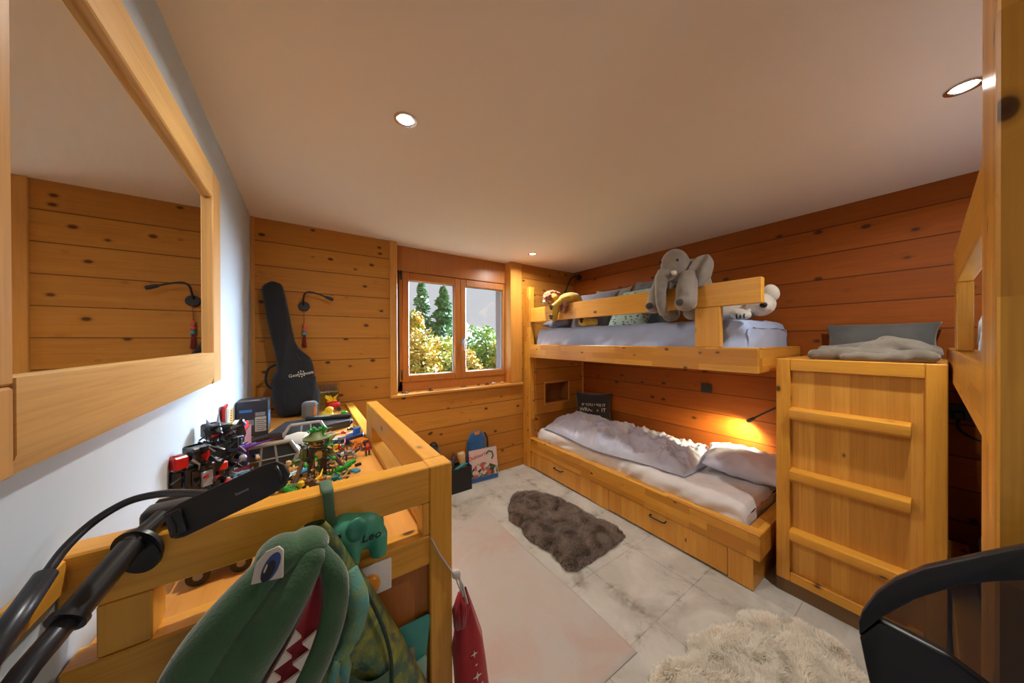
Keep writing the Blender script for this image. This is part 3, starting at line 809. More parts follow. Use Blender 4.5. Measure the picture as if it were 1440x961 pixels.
MB().prism([(.062, 1.0535), (.0465, 1.0835), (.032, 1.083), (.0, 1.081), (-.025, 1.069), (-.30, 1.0), (-.33, 1.2), (-.36, 1.1), (-.36, .06), (-.32, 0), (.0, 0), (.03, .06), (.045, .8), (.053, .998), (.057, 1.021)], .560, .576, 'yz', .003).build('hamper_body', M['nylon'], h)

# ------------------------------------------------------------------ raised pine platform along the left wall
p = thing('raised_platform', 'raised pine platform with guard rails along the white wall, covered in toys', 'platform', (.0, 1.7, 0))
YP = .755; XP = .323; ZT = .92
MB().box(.262, XP, YP, YP+.06, 0, 1.095, .003).build('corner_post', M['rail_z'], p)
MB().box(.244, .2615, YP+.002, YP+.05, ZT+.001, 1.003, .002).build('post_cheek', M['rail_z'], p)
MB().box(XL+.002, .2615, YP, YP+.053, 1.004, 1.095, .003).build('end_rail', M['rail_x'], p)
MB().box(.267, .32, YP+.061, 1.60, .998, 1.0945, .003).build('side_rail', M['rail_y'], p)
MB().box(.267, .321, 1.601, 1.76, .0, 1.0945, .003).build('rail_post', M['rail_z'], p)
MB().box(-.272, -.213, YP+.002, YP+.062, ZT+.001, 1.003, .002).build('rail_stub', M['rail_z'], p)
MB().box(XL+.002, .2615, YP-.001, YP+.05, .846, ZT, .003).build('edge_board', M['rail_x'], p)
MB().box(.262, .318, YP+.061, 1.60, .846, ZT, .003).build('edge_board', M['rail_y'], p)
MB().box(.262, .3175, 1.761, YB-.015, .846, ZT, .003).build('edge_board', M['rail_y'], p)
MB().box(XL+.002, .2615, YP+.051, YB-.015, .87, .899, .001).build('platform_top', M['ply'], p)
MB().box(XL+.002, .2615, YP+.018, YP+.04, 0, .845, .001).build('end_panel', wood('panel_dark', C(186, 116, 54), C(140, 80, 30), 'Z', 0, 5, staves=.09), p)
MB().box(.275, .30, YP+.061, 1.60, 0, .845, .001).build('side_panel', M['stave'], p)
MB().box(.275, .30, 1.761, YB-.015, 0, .845, .001).build('side_panel', M['stave'], p)
MB().box(XL+.001, -.297, .30, YP-.002, 1.045, 1.094, .003).build('wall_rail', M['rail_y'], p)

# square card with a round amber light on the edge board
k = thing('night_light', 'square white plate with round amber push light on the platform edge', 'light', (.13, YP, .87))
MB().box(.086, .166, YP-.008, YP-.0015, .834, .906, .002).build('backing_plate', M['white_plastic'], k)
b = MB().lathe([(.001, .0), (.022, .0), (.022, .004), (.017, .012), (.001, .014)], (.119, YP-.0085, .864), 24, Matrix.Rotation(radians(90), 4, 'X'))
b.build('amber_dome', plain('amber', C(214, 140, 30), .3), k, 180)

# teal pocket with a leaflet
M['teal'] = plain('teal_card', C(64, 146, 138), .5)
M['pale_teal'] = plain('pale_teal', C(150, 190, 176), .55)
t = thing('wall_pocket', 'teal paper pocket with leaflet hung on the platform end panel', 'paper holder', (.22, YP+.015, .5))
MB().prism([(.12, .720), (.26, .716), (.262, .70), (.252, .62), (.246, .45), (.13, .45)], YP+.001, YP+.006, 'xz', .001).build('pocket_back', M['teal'], t)
MB().prism([(.125, .600), (.20, .615), (.249, .622), (.244, .45), (.13, .45)], YP-.012, YP-.0005, 'xz', .002).build('pocket_front', M['pale_teal'], t)
b = MB().box(.178, .226, YP-.0005, YP+.0008, .575, .655, 0, Matrix.Translation((.2, 0, .61)) @ Matrix.Rotation(radians(-8), 4, 'Y') @ Matrix.Translation((-.2, 0, -.61)))
b.build('leaflet', fabric('leaflet', C(206, 190, 168), C(150, 130, 110), 90, 0, 40, 0), t, 0)

# red drawstring bag on a white ribbon
M['red_cloth'] = fabric('red_cloth', C(176, 26, 32), C(140, 16, 24), 260, .3)
M['ribbon'] = fabric('ribbon_white', C(212, 204, 198), None, 260, .2)
r = thing('drawstring_bag', 'red drawstring bag with white print hanging from the corner post', 'bag', (.36, .76, .74))
b = MB()
def bagF(u, v):
    a = 2*pi*u
    w_ = .010+.030*min(1, v*3)+.012*v
    gx = 1+.25*sin(a*5)*max(0, .5-v)
    x = .353+.03*v+w_*cos(a)*gx; y = .752-.02*v+(.012+.02*min(1, v*2))*sin(a)*gx
    return (x, y, .735-.40*v+.004*sin(a*4))
b.grid(bagF, 40, 30); b.build('bag_body', M['red_cloth'], r, 180)
b = MB(); rng = random.Random(5)
for i in range(9):
    a = rng.uniform(0, 2*pi)
    b.tube([(.348+.004*cos(a), .752, .735), (.343+.016*cos(a), .745+.01*sin(a), .70), (.340+.014*cos(a), .742+.01*sin(a), .655)], [.006, .009, .005], 8)
b.build('gathered_frill', M['red_cloth'], r, 180)
MB().tube([(.2625, YP-.004, .915), (.285, YP-.006, .865), (.31, YP-.006, .82), (.327, YP-.008, .79), (.34, YP-.008, .75)], [.006, .009, .008, .006, .004], 8, flat=.3).build('ribbon', M['ribbon'], r, 180)
b = MB().ell((.33, YP-.010, .795), (.012, .007, .012)); b.tube([(.333, YP-.012, .79), (.345, YP-.014, .765), (.352, YP-.03, .72)], .003, 6); b.tube([(.338, YP-.012, .79), (.340, YP-.016, .76), (.345, YP-.02, .735)], .0025, 6)
b.build('knot', M['ribbon'], r, 180)
def on_bag(v, x): return .752-.02*v-(.012+.02*min(1, v*2))*1.0-.0025
q = MB()
for (x, z, s_) in ((.367, .585, .010), (.371, .558, .004), (.372, .53, .013)):
    v = (.735-z)/.4; y_ = on_bag(v, x)
    pts = []
    for i in range(8):
        a = pi*i/4; rr = s_ if i % 2 == 0 else s_*.28
        pts.append((x+rr*cos(a), z+rr*sin(a)))
    q.prism(pts, y_-.001, y_, 'xz')
for i in range(4):
    z = .495-.016*i; v = (.735-z)/.4
    q.tube([(.356, on_bag(v, 0), z-.012), (.372, on_bag(v, 0)-.001, z), (.388, on_bag(v, 0), z+.012)], .0018, 6)
v = (.735-.41)/.4
q.prism([(.350, .425), (.372, .415), (.396, .44), (.394, .405), (.378, .395), (.352, .402)], on_bag(v, 0)-.001, on_bag(v, 0), 'xz')
q.build('white_print', M['white_print'], r, 0)

# ------------------------------------------------------------------ green money box
M['vinyl_green'] = plain('vinyl_green', C(66, 156, 128), .42)
M['vinyl_dark'] = plain('vinyl_dark', C(36, 116, 94), .42)
M['red_gloss'] = plain('red_gloss', C(176, 24, 40), .25)
g = thing('money_box', 'green elephant-shaped money box lettered Leo with red nose on the platform edge', 'money box', (.1, .80, ZT))
b = MB()
b.ell((.105, .79, .978), (.048, .036, .041)); b.ell((.078, .775, .988), (.036, .034, .036))
for x, y in ((.088, .768), (.138, .772), (.085, .81), (.135, .812)): b.tube([(x, y, .924), (x, y, .97)], [.0165, .018], 14)
b.tube([(.058, .765, .99), (.045, .758, .97), (.042, .756, .95)], [.018, .014, .012], 12)
for v in b.bm.verts: v.co.z = max(v.co.z, ZT+.0015)
blob(b, 'body', M['vinyl_green'], g, .004, 6)
for sg, (x, y) in ((1, (.096, .745)), (-1, (.09, .808))):
    MB().ell((x, y, 1.002), (.018, .006, .020), Euler((radians(-20*sg), radians(20), 0)).to_matrix().to_4x4()).build('ear', M['vinyl_dark'], g, 180)
MB().ell((.044, .75, .962), (.016, .020, .026)).build('red_nose', M['red_gloss'], g, 180)
MB().ell((.066, .7435, 1.0), (.005, .003, .006)).build('eye', M['ink'], g, 180)
lettering('Leo', .023, M['ink'], g, frame_M((.122, .7535, .975), (1, .04, 0), (0, -.12, 1)), shear=.2)
g.scale = (1.16, 1.16, 1.16); g.location = (.094, .783, ZT)
s = MB().box(-.006, .006, -.004, .004, 0, .012, .002).build('toy_cube', M['white_plastic'], None); place(s, (.16, .80, ZT+.0005), (0, 0, .5)); tag(s, 'tiny white toy block beside the green money box', 'toy')
pb = MB().grid(lambda u, v: (.27+.045*u, .84+.11*v, ZT+.004+.02*abs(N3(u*4, v*4, 1))+.012*abs(N3(u*11, v*11, 7))), 24, 36)
tag(pb.build('plastic_bag', m_glass('crinkled_bag', (.92, .94, .97)), None, 20), 'crumpled clear plastic bag on the platform edge board inside the corner post', 'bag')

# ------------------------------------------------------------------ green dinosaur backpack hung on the rail by its strap
M['dino_plush'] = fabric('dino_plush', C(52, 92, 54), C(40, 76, 46), 220, .6, 14, .5)
M['dino_red'] = fabric('dino_red', C(150, 18, 30), C(120, 10, 22), 260, .2)
M['felt_white'] = fabric('felt_white', C(214, 204, 190), None, 260, .15)
def m_sequin():
    k = NT('sequin_cloth'); o = k.obj()
    a = k.noise(o, 16, 4, .6, .6); b_ = k.noise(o, 34, 3)
    c = k.mix(k.ramp(a, (.4, 0), (.6, 1)), C(70, 104, 72), C(150, 150, 62))
    c = k.mix(k.ramp(b_, (.48, 0), (.62, .8)), c, C(38, 84, 92))
    v = k.n('ShaderNodeTexVoronoi', i_Scale=330.0); k.l(o, v.inputs['Vector'])
    k.bump(v.outputs['Distance'], .4, .001)
    return k.done(c, .42, .15)
M['sequin'] = m_sequin()
M['sequin_teal'] = fabric('sequin_teal', C(86, 150, 148), C(120, 140, 70), 330, .5, 40, .1)
M['sequin_dark'] = plain('hood_lining', C(44, 66, 44), .85)
d = thing('dinosaur_backpack', 'green plush dinosaur backpack with red toothy mouth hung from the platform rail', 'backpack', (.03, .66, 1.0))
MB().tube([(.036, .812, 1.07), (.036, .812, 1.098), (.037, .80, 1.0985), (.037, .775, 1.0985), (.038, .755, 1.0985), (.039, .7515, 1.094), (.041, .748, 1.06), (.043, .735, 1.03)], [.0034, .0034, .0034, .0034, .0034, .003, .0028, .003], 12, flat=3.4).build('strap', plain('green_webbing', C(70, 100, 76), .7), d, 180)
# body cloth falling from the strap to lower right
b = MB()
def edge_x(P, z):
    for (x0, z0), (x1, z1) in zip(P, P[1:]):
        if z0 >= z >= z1: return x0+(x1-x0)*(z0-z)/max(1e-6, z0-z1)
    return P[-1][0]
BRt = [(.030, 1.066), (.046, 1.042), (.073, .981), (.104, .922), (.138, .847), (.174, .765), (.236, .611), (.29, .46)]
BLt = [(.0, 1.066), (-.05, 1.04), (-.09, .95), (-.10, .80), (-.09, .60), (-.08, .46)]
def bodyF(s_):
    def F(u, v):
        z = 1.064-.60*v
        xl, xr = edge_x(BLt, z), edge_x(BRt, z)
        k_ = (max(0, 1-abs(2*u-1)**2.6))**.5
        x = xl+(xr-xl)*u
        th = .012+.045*min(1, v*3)
        fold = .006*sin(u*17+v*6)*min(1, v*4)+.004*N3(x*30, z*30, 3)
        return (x, .70+s_*(th*k_)+fold*k_-.012*v, z)
    return F
b.grid(bodyF(-1), 50, 60); b.grid(bodyF(1), 50, 60)
bmesh.ops.remove_doubles(b.bm, verts=b.bm.verts, dist=.0005)
b.build('body', M['sequin'], d, 180)
MB().tube(smooth_path([(.082, .655, .962), (.107, .648, .90), (.130, .645, .83), (.142, .642, .76), (.142, .64, .66)]), .0035, 8).build('piping', M['sequin_dark'], d, 180)
MB().grid(lambda u, v: (.045+.092*u, .640-.012*sin(pi*u), .83-.075*u-.02*sin(pi*u)-.24*v), 16, 14).build('pocket', M['dino_plush'], d, 180)
b = MB()
b.tube(smooth_path([(.066, .66, .972), (.078, .635, .94), (.078, .622, .910), (.062, .612, .880), (.046, .605, .862)]), [.018]*6+[.019]*6+[.017]*6+[.013]*6+[.012], 12)
b.tube([(.048, .606, .868), (.037, .598, .848), (.034, .597, .824)], [.011, .009, .005], 10); b.tube([(.052, .604, .866), (.056, .597, .845), (.055, .597, .818)], [.010, .009, .005], 10)
b.build('arm', M['sequin_teal'], d, 180)
# head: two-lobed upper jaw, brow, lower jaw
def lobe(P, R_, n=5):
    rr = []
    for i in range(len(R_)-1): rr += [R_[i]+(R_[i+1]-R_[i])*k/n for k in range(n)]
    return smooth_path(P, n), rr+[R_[-1]]
b = MB()
for P, R_ in (([(-.048, .625, 1.052), (-.080, .615, 1.020), (-.112, .608, .982), (-.134, .605, .940), (-.146, .605, .895), (-.15, .61, .85)], [.024, .031, .036, .039, .040, .032]),):
    q, rr = lobe(P, R_); b.tube(q, rr, 20); b.ell(P[-1], R_[-1], None, 16, 12)
b.ell((-.035, .635, 1.062), (.036, .04, .030)); b.ell((.0, .645, 1.056), (.036, .04, .030))
blob(b, 'upper_jaw', M['dino_plush'], d, .005, 5)
b = MB()
P = [(.004, .622, 1.045), (-.020, .606, 1.014), (-.050, .598, .978), (-.084, .596, .936), (-.110, .598, .89), (-.118, .60, .845)]
q, rr = lobe(P, [.025, .031, .037, .041, .043, .034]); b.tube(q, rr, 20); b.ell(P[-1], .036, None, 16, 12); b.ell(P[0], .026, None, 16, 12)
blob(b, 'upper_lip', M['dino_plush'], d, .005, 5)
b = MB()
P = [(.022, .628, 1.045), (.040, .610, 1.005), (.034, .604, .95), (.010, .60, .895), (-.022, .598, .845), (-.045, .598, .80)]
q, rr = lobe(P, [.015, .022, .026, .030, .032, .024]); b.tube(q, rr, 18); b.ell(P[0], .015, None, 16, 12); b.ell(P[-1], .024, None, 16, 12)
blob(b, 'lower_jaw', M['dino_plush'], d, .005, 5)
mouth_u = smooth_path([(.016, .602, 1.040), (.004, .588, 1.000), (-.022, .575, .958), (-.052, .566, .916), (-.076, .562, .87), (-.086, .562, .825)], 4)
mouth_l = smooth_path([(.020, .602, 1.040), (.021, .588, .995), (.012, .577, .95), (-.012, .571, .90), (-.044, .568, .85), (-.064, .568, .81)], 4)
def mouthF(u, v):
    i = v*(len(mouth_u)-1); a = int(min(i, len(mouth_u)-2)); f = i-a
    U = mouth_u[a].lerp(mouth_u[a+1], f); L_ = mouth_l[a].lerp(mouth_l[a+1], f)
    p_ = U.lerp(L_, u*1.1-.05); p_.y += .012*sin(pi*u)+.004; return p_
MB().grid(mouthF, 10, 30).build('mouth_lining', M['dino_red'], d, 180)
def teeth(line, other, name, sh):
    n = len(line); b = MB()
    k = int(n*.36); pts = line[k:]; oth = other[k:]
    L_ = len(pts)-1; N_ = 7
    for i in range(N_):
        t0, t1 = (i+sh)/N_*L_, (i+sh+.95)/N_*L_
        def at(P, t):
            t = min(t, len(P)-1.001); a = int(t); return P[a].lerp(P[a+1], t-a)
        A, B = at(pts, t0), at(pts, t1); m_ = at(pts, (t0+t1)/2); o_ = at(oth, (t0+t1)/2)
        T = m_.lerp(o_, .42)
        vs = [b.bm.verts.new(x+Vector((0, -.003, 0))) for x in (A, B, T)] + [b.bm.verts.new(x+Vector((0, .002, 0))) for x in (A, B, T)]
        for f in ((0, 1, 2), (5, 4, 3), (0, 3, 4, 1), (1, 4, 5, 2), (2, 5, 3, 0)): b.bm.faces.new([vs[j] for j in f])
    b.build(name, M['felt_white'], d, 0)
teeth(mouth_u, mouth_l, 'upper_teeth', 0); teeth(mouth_l, mouth_u, 'lower_teeth', .4)
# printed eye on a white felt panel
EM = frame_M((-.046, .589, 1.076), (.95, -.28, .02), (.0, .30, 1)) @ Matrix.Diagonal((1.12, 1.12, 1, 1))
def ell2(cx, cy, rx, ry, n=28, a0=0): return [(cx+rx*cos(2*pi*i/n+a0), cy+ry*sin(2*pi*i/n+a0)) for i in range(n)]
ey = MB().prism([(-.020, -.018), (-.017, .006), (-.006, .018), (.008, .022), (.014, .016), (.016, -.018)], -.004, 0, 'xy', .001, EM).build('eye', M['felt_white'], d)
MB().prism([(x+.32*(y), y) for x, y in ell2(.002, -.002, .0095, .017)], .0002, .0008, 'xy', 0, EM).build('iris', plain('iris_blue', C(48, 70, 130), .5), ey, 0)
MB().prism([(x+.32*(y), y) for x, y in ell2(.001, -.006, .0068, .012)], .0009, .0014, 'xy', 0, EM).build('pupil', M['ink'], ey, 0)
MB().prism([(x+.32*(y), y) for x, y in ell2(-.0035, -.002, .0012, .005)], .0015, .0018, 'xy', 0, EM).build('eye_glint', M['felt_white'], ey, 0)

# ------------------------------------------------------------------ tablet holder with two black tubes
t = thing('tablet_holder', 'black tablet holder on bent tubes clamped to the platform rail', 'tablet holder', (-.2, .75, 1.1))
MB().tube([(-.345+.05, .50, .975), (-.272, .615, 1.035), (-.236, .715, 1.085)], .0125, 20).build('lower_tube', M['black_metal'], t, 180)
b = MB().tube([(-.258, .655, 1.055), (-.229, .735, 1.096)], [.0165, .0165], 20); b.tube([(-.259, .652, 1.0535), (-.257, .658, 1.0565)], [.02, .02], 20)
b.build('tube_sleeve', M['black_plastic'], t)
ax = Vector((.03, .09, .045)).normalized()
b = MB().tube([Vector((-.226, .742, 1.084)), Vector((-.2235, .7475, 1.085))], [.034, .034], 32)
b.tube([Vector((-.226, .742, 1.074)), Vector((-.2235, .7475, 1.075))], [.032, .032], 32)
b.build('clamp_disc', M['black_plastic'], t)
b = MB().tube([(-.229, .735, 1.099), (-.205, .775, 1.118)], [.013, .012], 18); b.box(-.235, -.165, .775, .82, 1.0965, 1.128, .01, None, 3); b.box(-.228, -.172, .822, .832, 1.02, 1.128, .004)
b.build('clamp', M['black_plastic'], t)
MB().tube([(-.285, .50, 1.04), (-.279, .605, 1.095), (-.277, .66, 1.12)], [.013, .0115, .0105], 18).build('upper_tube', M['black_metal'], t, 180)
MB().tube(smooth_path([(-.277, .66, 1.12), (-.272, .69, 1.138), (-.255, .715, 1.157), (-.225, .72, 1.173), (-.185, .70, 1.181), (-.145, .66, 1.187), (-.11, .622, 1.19)]), .0055, 12).build('flexible_neck', M['black_metal'], t, 180)
A = Vector((-.150, .612, 1.168)); B_ = Vector((-.028, .594, 1.213)); mid = (A+B_)/2
toC = Vector((.10, -.90, .36)).normalized()
PM = frame_M(mid, B_-A, toC.cross(B_-A))
hl = (B_-A).length/2
pl = [(-hl-.006, -.021), (-hl-.009, .017), (-hl+.01, .022), (hl-.018, .024), (hl-.004, .021), (hl+.004, .011), (hl+.006, -.006), (hl-.004, -.020), (hl-.03, -.024), (-hl+.004, -.024)]
plate = MB().prism(pl, -.005, .003, 'xy', .0022, PM).build('holder_plate', M['black_matt'], t)
lettering('baseus', .0062, plain('grey_print', C(150, 146, 140), .5), plate, PM @ Matrix.Translation((.012, 0, .0033)), extrude=.0002)
b = MB().box(-hl-.006, -hl+.012, -.019, .015, .003, .009, .003, PM, 2); b.tube([PM @ Vector((-hl+.0, .009, .0095)), PM @ Vector((-hl+.002, -.004, .010)), PM @ Vector((-hl+.0, -.014, .0095))], .0026, 8); b.build('clip', M['black_plastic'], t)
b = MB().tube([PM @ Vector((hl-.006, .014, .004)), PM @ Vector((hl-.004, -.002, .006)), PM @ Vector((hl-.006, -.014, .004))], .003, 8); b.build('clip', M['black_plastic'], t, 180)
# ------------------------------------------------------------------ things on the platform
TZ = .8995
K = {n: plain('toy_'+n, C(*c), r) for n, c, r in (('black', (26, 26, 28), .28), ('red', (196, 24, 24), .3), ('grey', (146, 146, 142), .4), ('dark', (60, 62, 66), .4), ('white', (226, 224, 214), .4),
     ('tan', (206, 172, 122), .5), ('brown', (96, 66, 44), .5), ('green', (30, 150, 44), .35), ('olive', (92, 104, 46), .5), ('blue', (30, 98, 190), .3), ('navy', (30, 44, 88), .35), ('orange', (226, 130, 30), .4),
     ('purple', (96, 40, 150), .35), ('azure', (70, 160, 196), .35), ('teal', (40, 128, 140), .4), ('yellow', (232, 196, 40), .4), ('silver', (150, 160, 176), .25), ('maroon', (96, 24, 24), .5), ('gold', (200, 160, 70), .35), ('slate', (40, 46, 52), .3), ('pink', (220, 150, 150), .5))}

# guitar bag leaning in the corner
gb = thing('guitar_bag', 'black guitar gig bag with white lettering leaning in the corner', 'guitar bag', (-.03, 2.6, TZ))
def bag_outline(k):
    P = [(-.125, .0), (-.175, .06), (-.19, .20), (-.185, .28), (-.162, .34), (-.168, .42), (-.205, .60), (-.235, .80), (-.244, .885), (-.228, .915), (-.19, .935), (-.150, .928), (-.128, .905), (-.098, .76), (-.066, .56),
         (-.035, .47), (.03, .40), (.052, .33), (.068, .22), (.088, .14), (.088, .07), (.065, .015), (.02, -.002)]
    return P
P = [Vector((x, z)) for x, z in bag_outline(0)]
c0 = [Vector((-.055, .22)) if z < .4 else Vector((-.125-.09*(z-.45), z)) for x, z in bag_outline(0)]
b = MB(); levels = [(.0, .62, .085), (.05, .62, .085), (.35, .80, .078), (.7, .93, .055), (1, 1, .02), (1, 1, -.02), (.8, .97, -.035), (.3, .7, -.045)]
def smooth_ring(ring, n=3):
    out = []; m_ = len(ring)
    for i in range(m_):
        p0, p1, p2, p3 = ring[i-1], ring[i], ring[(i+1) % m_], ring[(i+2) % m_]
        for k in range(n):
            t_ = k/n
            out.append(.5*((2*p1)+(p2-p0)*t_+(2*p0-5*p1+4*p2-p3)*t_*t_+(3*p1-p0-3*p2+p3)*t_**3))
    return out
rings = []
for (q, s_, dp_) in levels[1:]:
    ring = smooth_ring([c.lerp(p_, s_) for c, p_ in zip(c0, P)])
    vs = []
    for r_ in ring:
        z = r_.y
        thick = 1 if z < .4 else .62
        y = 2.60+.11*z - dp_*thick + .012*N3(r_.x*9, z*9, s_*3)*(1 if dp_ > 0 else 0)
        vs.append(b.bm.verts.new((r_.x+.004*N3(r_.x*20, z*20, 3), y, TZ+max(.001, z))))
    rings.append(vs)
n = len(rings[0])
for a, c in zip(rings, rings[1:]):
    for k in range(n): b.bm.faces.new((a[k], a[(k+1) % n], c[(k+1) % n], c[k]))
for r_, rv in ((rings[0], False), (rings[-1], True)):
    cen = sum((v.co for v in r_), Vector())/n
    # close with a strip across the outline
    half = n//2
    f = b.bm.faces.new(r_ if not rv else list(reversed(r_)))
    bmesh.ops.triangulate(b.bm, faces=[f])
M['gig'] = fabric('gig_nylon', C(30, 30, 34), C(22, 22, 26), 300, .25, 8, .15)
b.build('bag_shell', M['gig'], gb, 50)
def gy(z, e=0): return 2.60+.11*z-.086-e
pk = MB().grid(lambda u, v: (-.115+.165*u-.012*(v)*(1-2*u), gy(.03+.22*v, .012*(max(0, 1-abs(2*u-1)**4)*max(0, 1-abs(2*v-1)**4))**.5+.004*N3(u*5, v*5, 2)), TZ+.025+.245*v), 26, 26)
pk.build('front_pocket', M['gig'], gb, 180)
ltx = frame_M((-.022, gy(.29, .004), TZ+.292), (1, 0, .16), (-.12, .11, 1))
lettering('Gear4music', .030, M['white_print'], gb, ltx, extrude=.0004)
q = MB()
for i in range(8):
    a = pi*i/4; q.prism([(.016*cos(a-.2), .016*sin(a-.2)), (.024*cos(a-.12), .024*sin(a-.12)), (.024*cos(a+.12), .024*sin(a+.12)), (.016*cos(a+.2), .016*sin(a+.2))], -.0004, .0006, 'xy', 0, ltx @ Matrix.Translation((.0, .002, 0)))
q.build('logo_cog', M['white_print'], gb, 0)
MB().tube(smooth_path([(-.165, 2.60, TZ+.36), (-.205, 2.585, TZ+.33), (-.215, 2.575, TZ+.25), (-.19, 2.575, TZ+.20)]), .008, 8).build('carry_handle', M['gig'], gb, 180)
MB().tube(smooth_path([(-.165, gy(.9, -.07), TZ+.90), (-.158, gy(.7, -.048), TZ+.7), (-.12, gy(.48, -.03), TZ+.48), (-.13, gy(.35, -.012), TZ+.35), (-.14, gy(.2, -.012), TZ+.2)]), .003, 6).build('zip_line', M['black_plastic'], gb, 180)

# black carton with pale labels
bx_ = thing('product_carton', 'black printed carton with pale label against the white wall', 'box', (-.24, 2.22, TZ))
MB().box(-.305, -.172, 2.15, 2.29, TZ, 1.092, .002).build('carton', plain('carton_black', C(36, 36, 40), .35), bx_)
b = MB().box(-.227, -.180, 2.1488, 2.1497, .925, 1.005, 0); b.build('label', plain('label_pale', C(176, 170, 156), .6), bx_, 0)
b = MB().box(-.298, -.232, 2.1488, 2.1497, .962, .992, 0).box(-.226, -.184, 2.1488, 2.1497, 1.01, 1.03, 0); b.build('grey_band', plain('label_grey', C(120, 120, 118), .6), bx_, 0)
MB().box(-.292, -.24, 2.1488, 2.1497, 1.035, 1.048, 0).build('blue_band', plain('label_blue', C(36, 104, 176), .5), bx_, 0)
b = MB()
for i in range(6): b.box(-.223, -.186+.006*(i % 2), 2.1484, 2.1487, .932+.011*i, .936+.011*i, 0)
b.build('label_print', K['dark'], bx_, 0)
b = MB().box(-.1718, -.1712, 2.17, 2.27, .95, 1.02, 0); b.build('side_print', plain('side_blue', C(60, 110, 160), .5), bx_, 0)
b = MB().box(-.29, -.21, 2.17, 2.2, 1.0922, 1.0928, 0); b.box(-.2, -.19, 2.2, 2.24, 1.0922, 1.0928, 0); b.build('top_print', K['grey'], bx_, 0)
# maroon box with a toy throne on it
o = MB().box(-.304, -.217, 1.72, 1.92, TZ, 1.018, .002).build('keepsake_box', K['maroon'])
tag(o, 'plain maroon box by the wall carrying a cream and red playset', 'box')
t = thing('toy_playset', 'red and cream toy playset with gold comb on the maroon box', 'toy', (-.26, 1.84, 1.019))
b = MB().box(-.30, -.222, 1.77, 1.89, 1.0185, 1.045, .004); b.box(-.302, -.292, 1.80, 1.88, 1.045, 1.135, .004); b.build('base_tray', K['red'], t)
MB().box(-.291, -.278, 1.80, 1.872, 1.046, 1.128, .01).build('back_panel', K['white'], t)
b = MB().box(-.276, -.272, 1.83, 1.838, 1.05, 1.118, .001)
for i in range(6): b.box(-.276, -.272, 1.812, 1.856, 1.056+.011*i, 1.060+.011*i, .001)
b.build('gold_comb', K['gold'], t)
b = MB().box(-.27, -.235, 1.79, 1.87, 1.0455, 1.056, .002); b.build('seat_slab', K['white'], t)
b = MB().ell((-.228, 1.79, 1.05), (.008, .008, .012)); b.ell((-.24, 1.775, 1.052), (.006, .006, .01)); b.build('blue_stud', K['blue'], t, 180)
MB().tube([(-.282, 1.775, 1.046), (-.276, 1.77, 1.065)], .005, 8).build('green_stud', K['green'], t)

def figure(name, label, h, cols, group=None, cat='toy figure', extras=None, wide=1.0):
    """brick-built standing figure, base at the origin, facing -y"""
    t = thing(name, label, cat, (0, 0, 0), group)
    s = h; W = wide
    def part(nm, c, *boxes):
        b = MB()
        for q in boxes: b.box(*[v*s for v in q], b=.02*s)
        return b.build(nm, K[c], t)
    for sx in (-1, 1):
        part('leg', cols['leg'], *[tuple(sorted((sx*.06*W, sx*.19*W)))+(-.09, .07, .08, .42), tuple(sorted((sx*.05*W, sx*.2*W)))+(-.15, .08, 0, .09)])
        a_ = part('arm', cols['arm'], tuple(sorted((sx*.22*W, sx*.34*W)))+(-.08, .06, .50, .74), tuple(sorted((sx*.25*W, sx*.33*W)))+(-.22, .04, .40, .50))
        MB().ell((sx*.29*W*s, -.22*s, .43*s), .05*s, None, 10, 8).build('hand', K[cols['hand']], a_, 180)
    part('torso', cols['torso'], (-.2*W, .2*W, -.1, .1, .42, .75), (-.13*W, .13*W, -.12, -.1, .5, .7))
    part('head', cols['head'], (-.11*W, .11*W, -.10, .10, .77, .94))
    if 'helmet' in cols: part('helmet', cols['helmet'], (-.13*W, .13*W, -.02, .13, .80, 1.0), (-.13*W, .13*W, -.12, .13, .93, 1.0))
    if extras: extras(t, s)
    return t
def shards(t, s, cols, n, seed, x=.2, z0=.1, z1=.98, L_=.16, nm='armour_plates'):
    """angular armour plates bristling from a figure, one mesh per colour"""
    rng = random.Random(seed)
    for c in cols:
        b = MB(); last = None
        for i in range(n):
            z = rng.uniform(z0, z1); a = rng.uniform(-pi, 0.3)
            o = Vector((x*cos(a)*rng.uniform(.5, 1), .12*sin(a)-.02, z))*s
            d = Vector((cos(a)*.7, sin(a)*.7, rng.uniform(-.6, .9))).normalized(); sd = d.cross(Vector((rng.gauss(0, 1), rng.gauss(0, 1), rng.gauss(0, 1)))).normalized(); th = d.cross(sd)
            l = L_*s*rng.uniform(.5, 1.2); w_ = .045*s*rng.uniform(.6, 1.3); h_ = .012*s
            P_ = [o-sd*w_-d*l*.2, o+sd*w_-d*l*.2, o+sd*w_*.7+d*l*.5, o+d*l, o-sd*w_*.5+d*l*.4]
            A = [b.bm.verts.new(p_+th*h_) for p_ in P_]; B_ = [b.bm.verts.new(p_-th*h_) for p_ in P_]
            b.bm.faces.new(A); b.bm.faces.new(list(reversed(B_)))
            for k in range(5): b.bm.faces.new((A[k], B_[k], B_[(k+1) % 5], A[(k+1) % 5]))
            if last: b.bm.faces.new((last[0], last[1], A[0]))
            last = (A[0], B_[0])
        b.build(nm, K[c], t, 20)
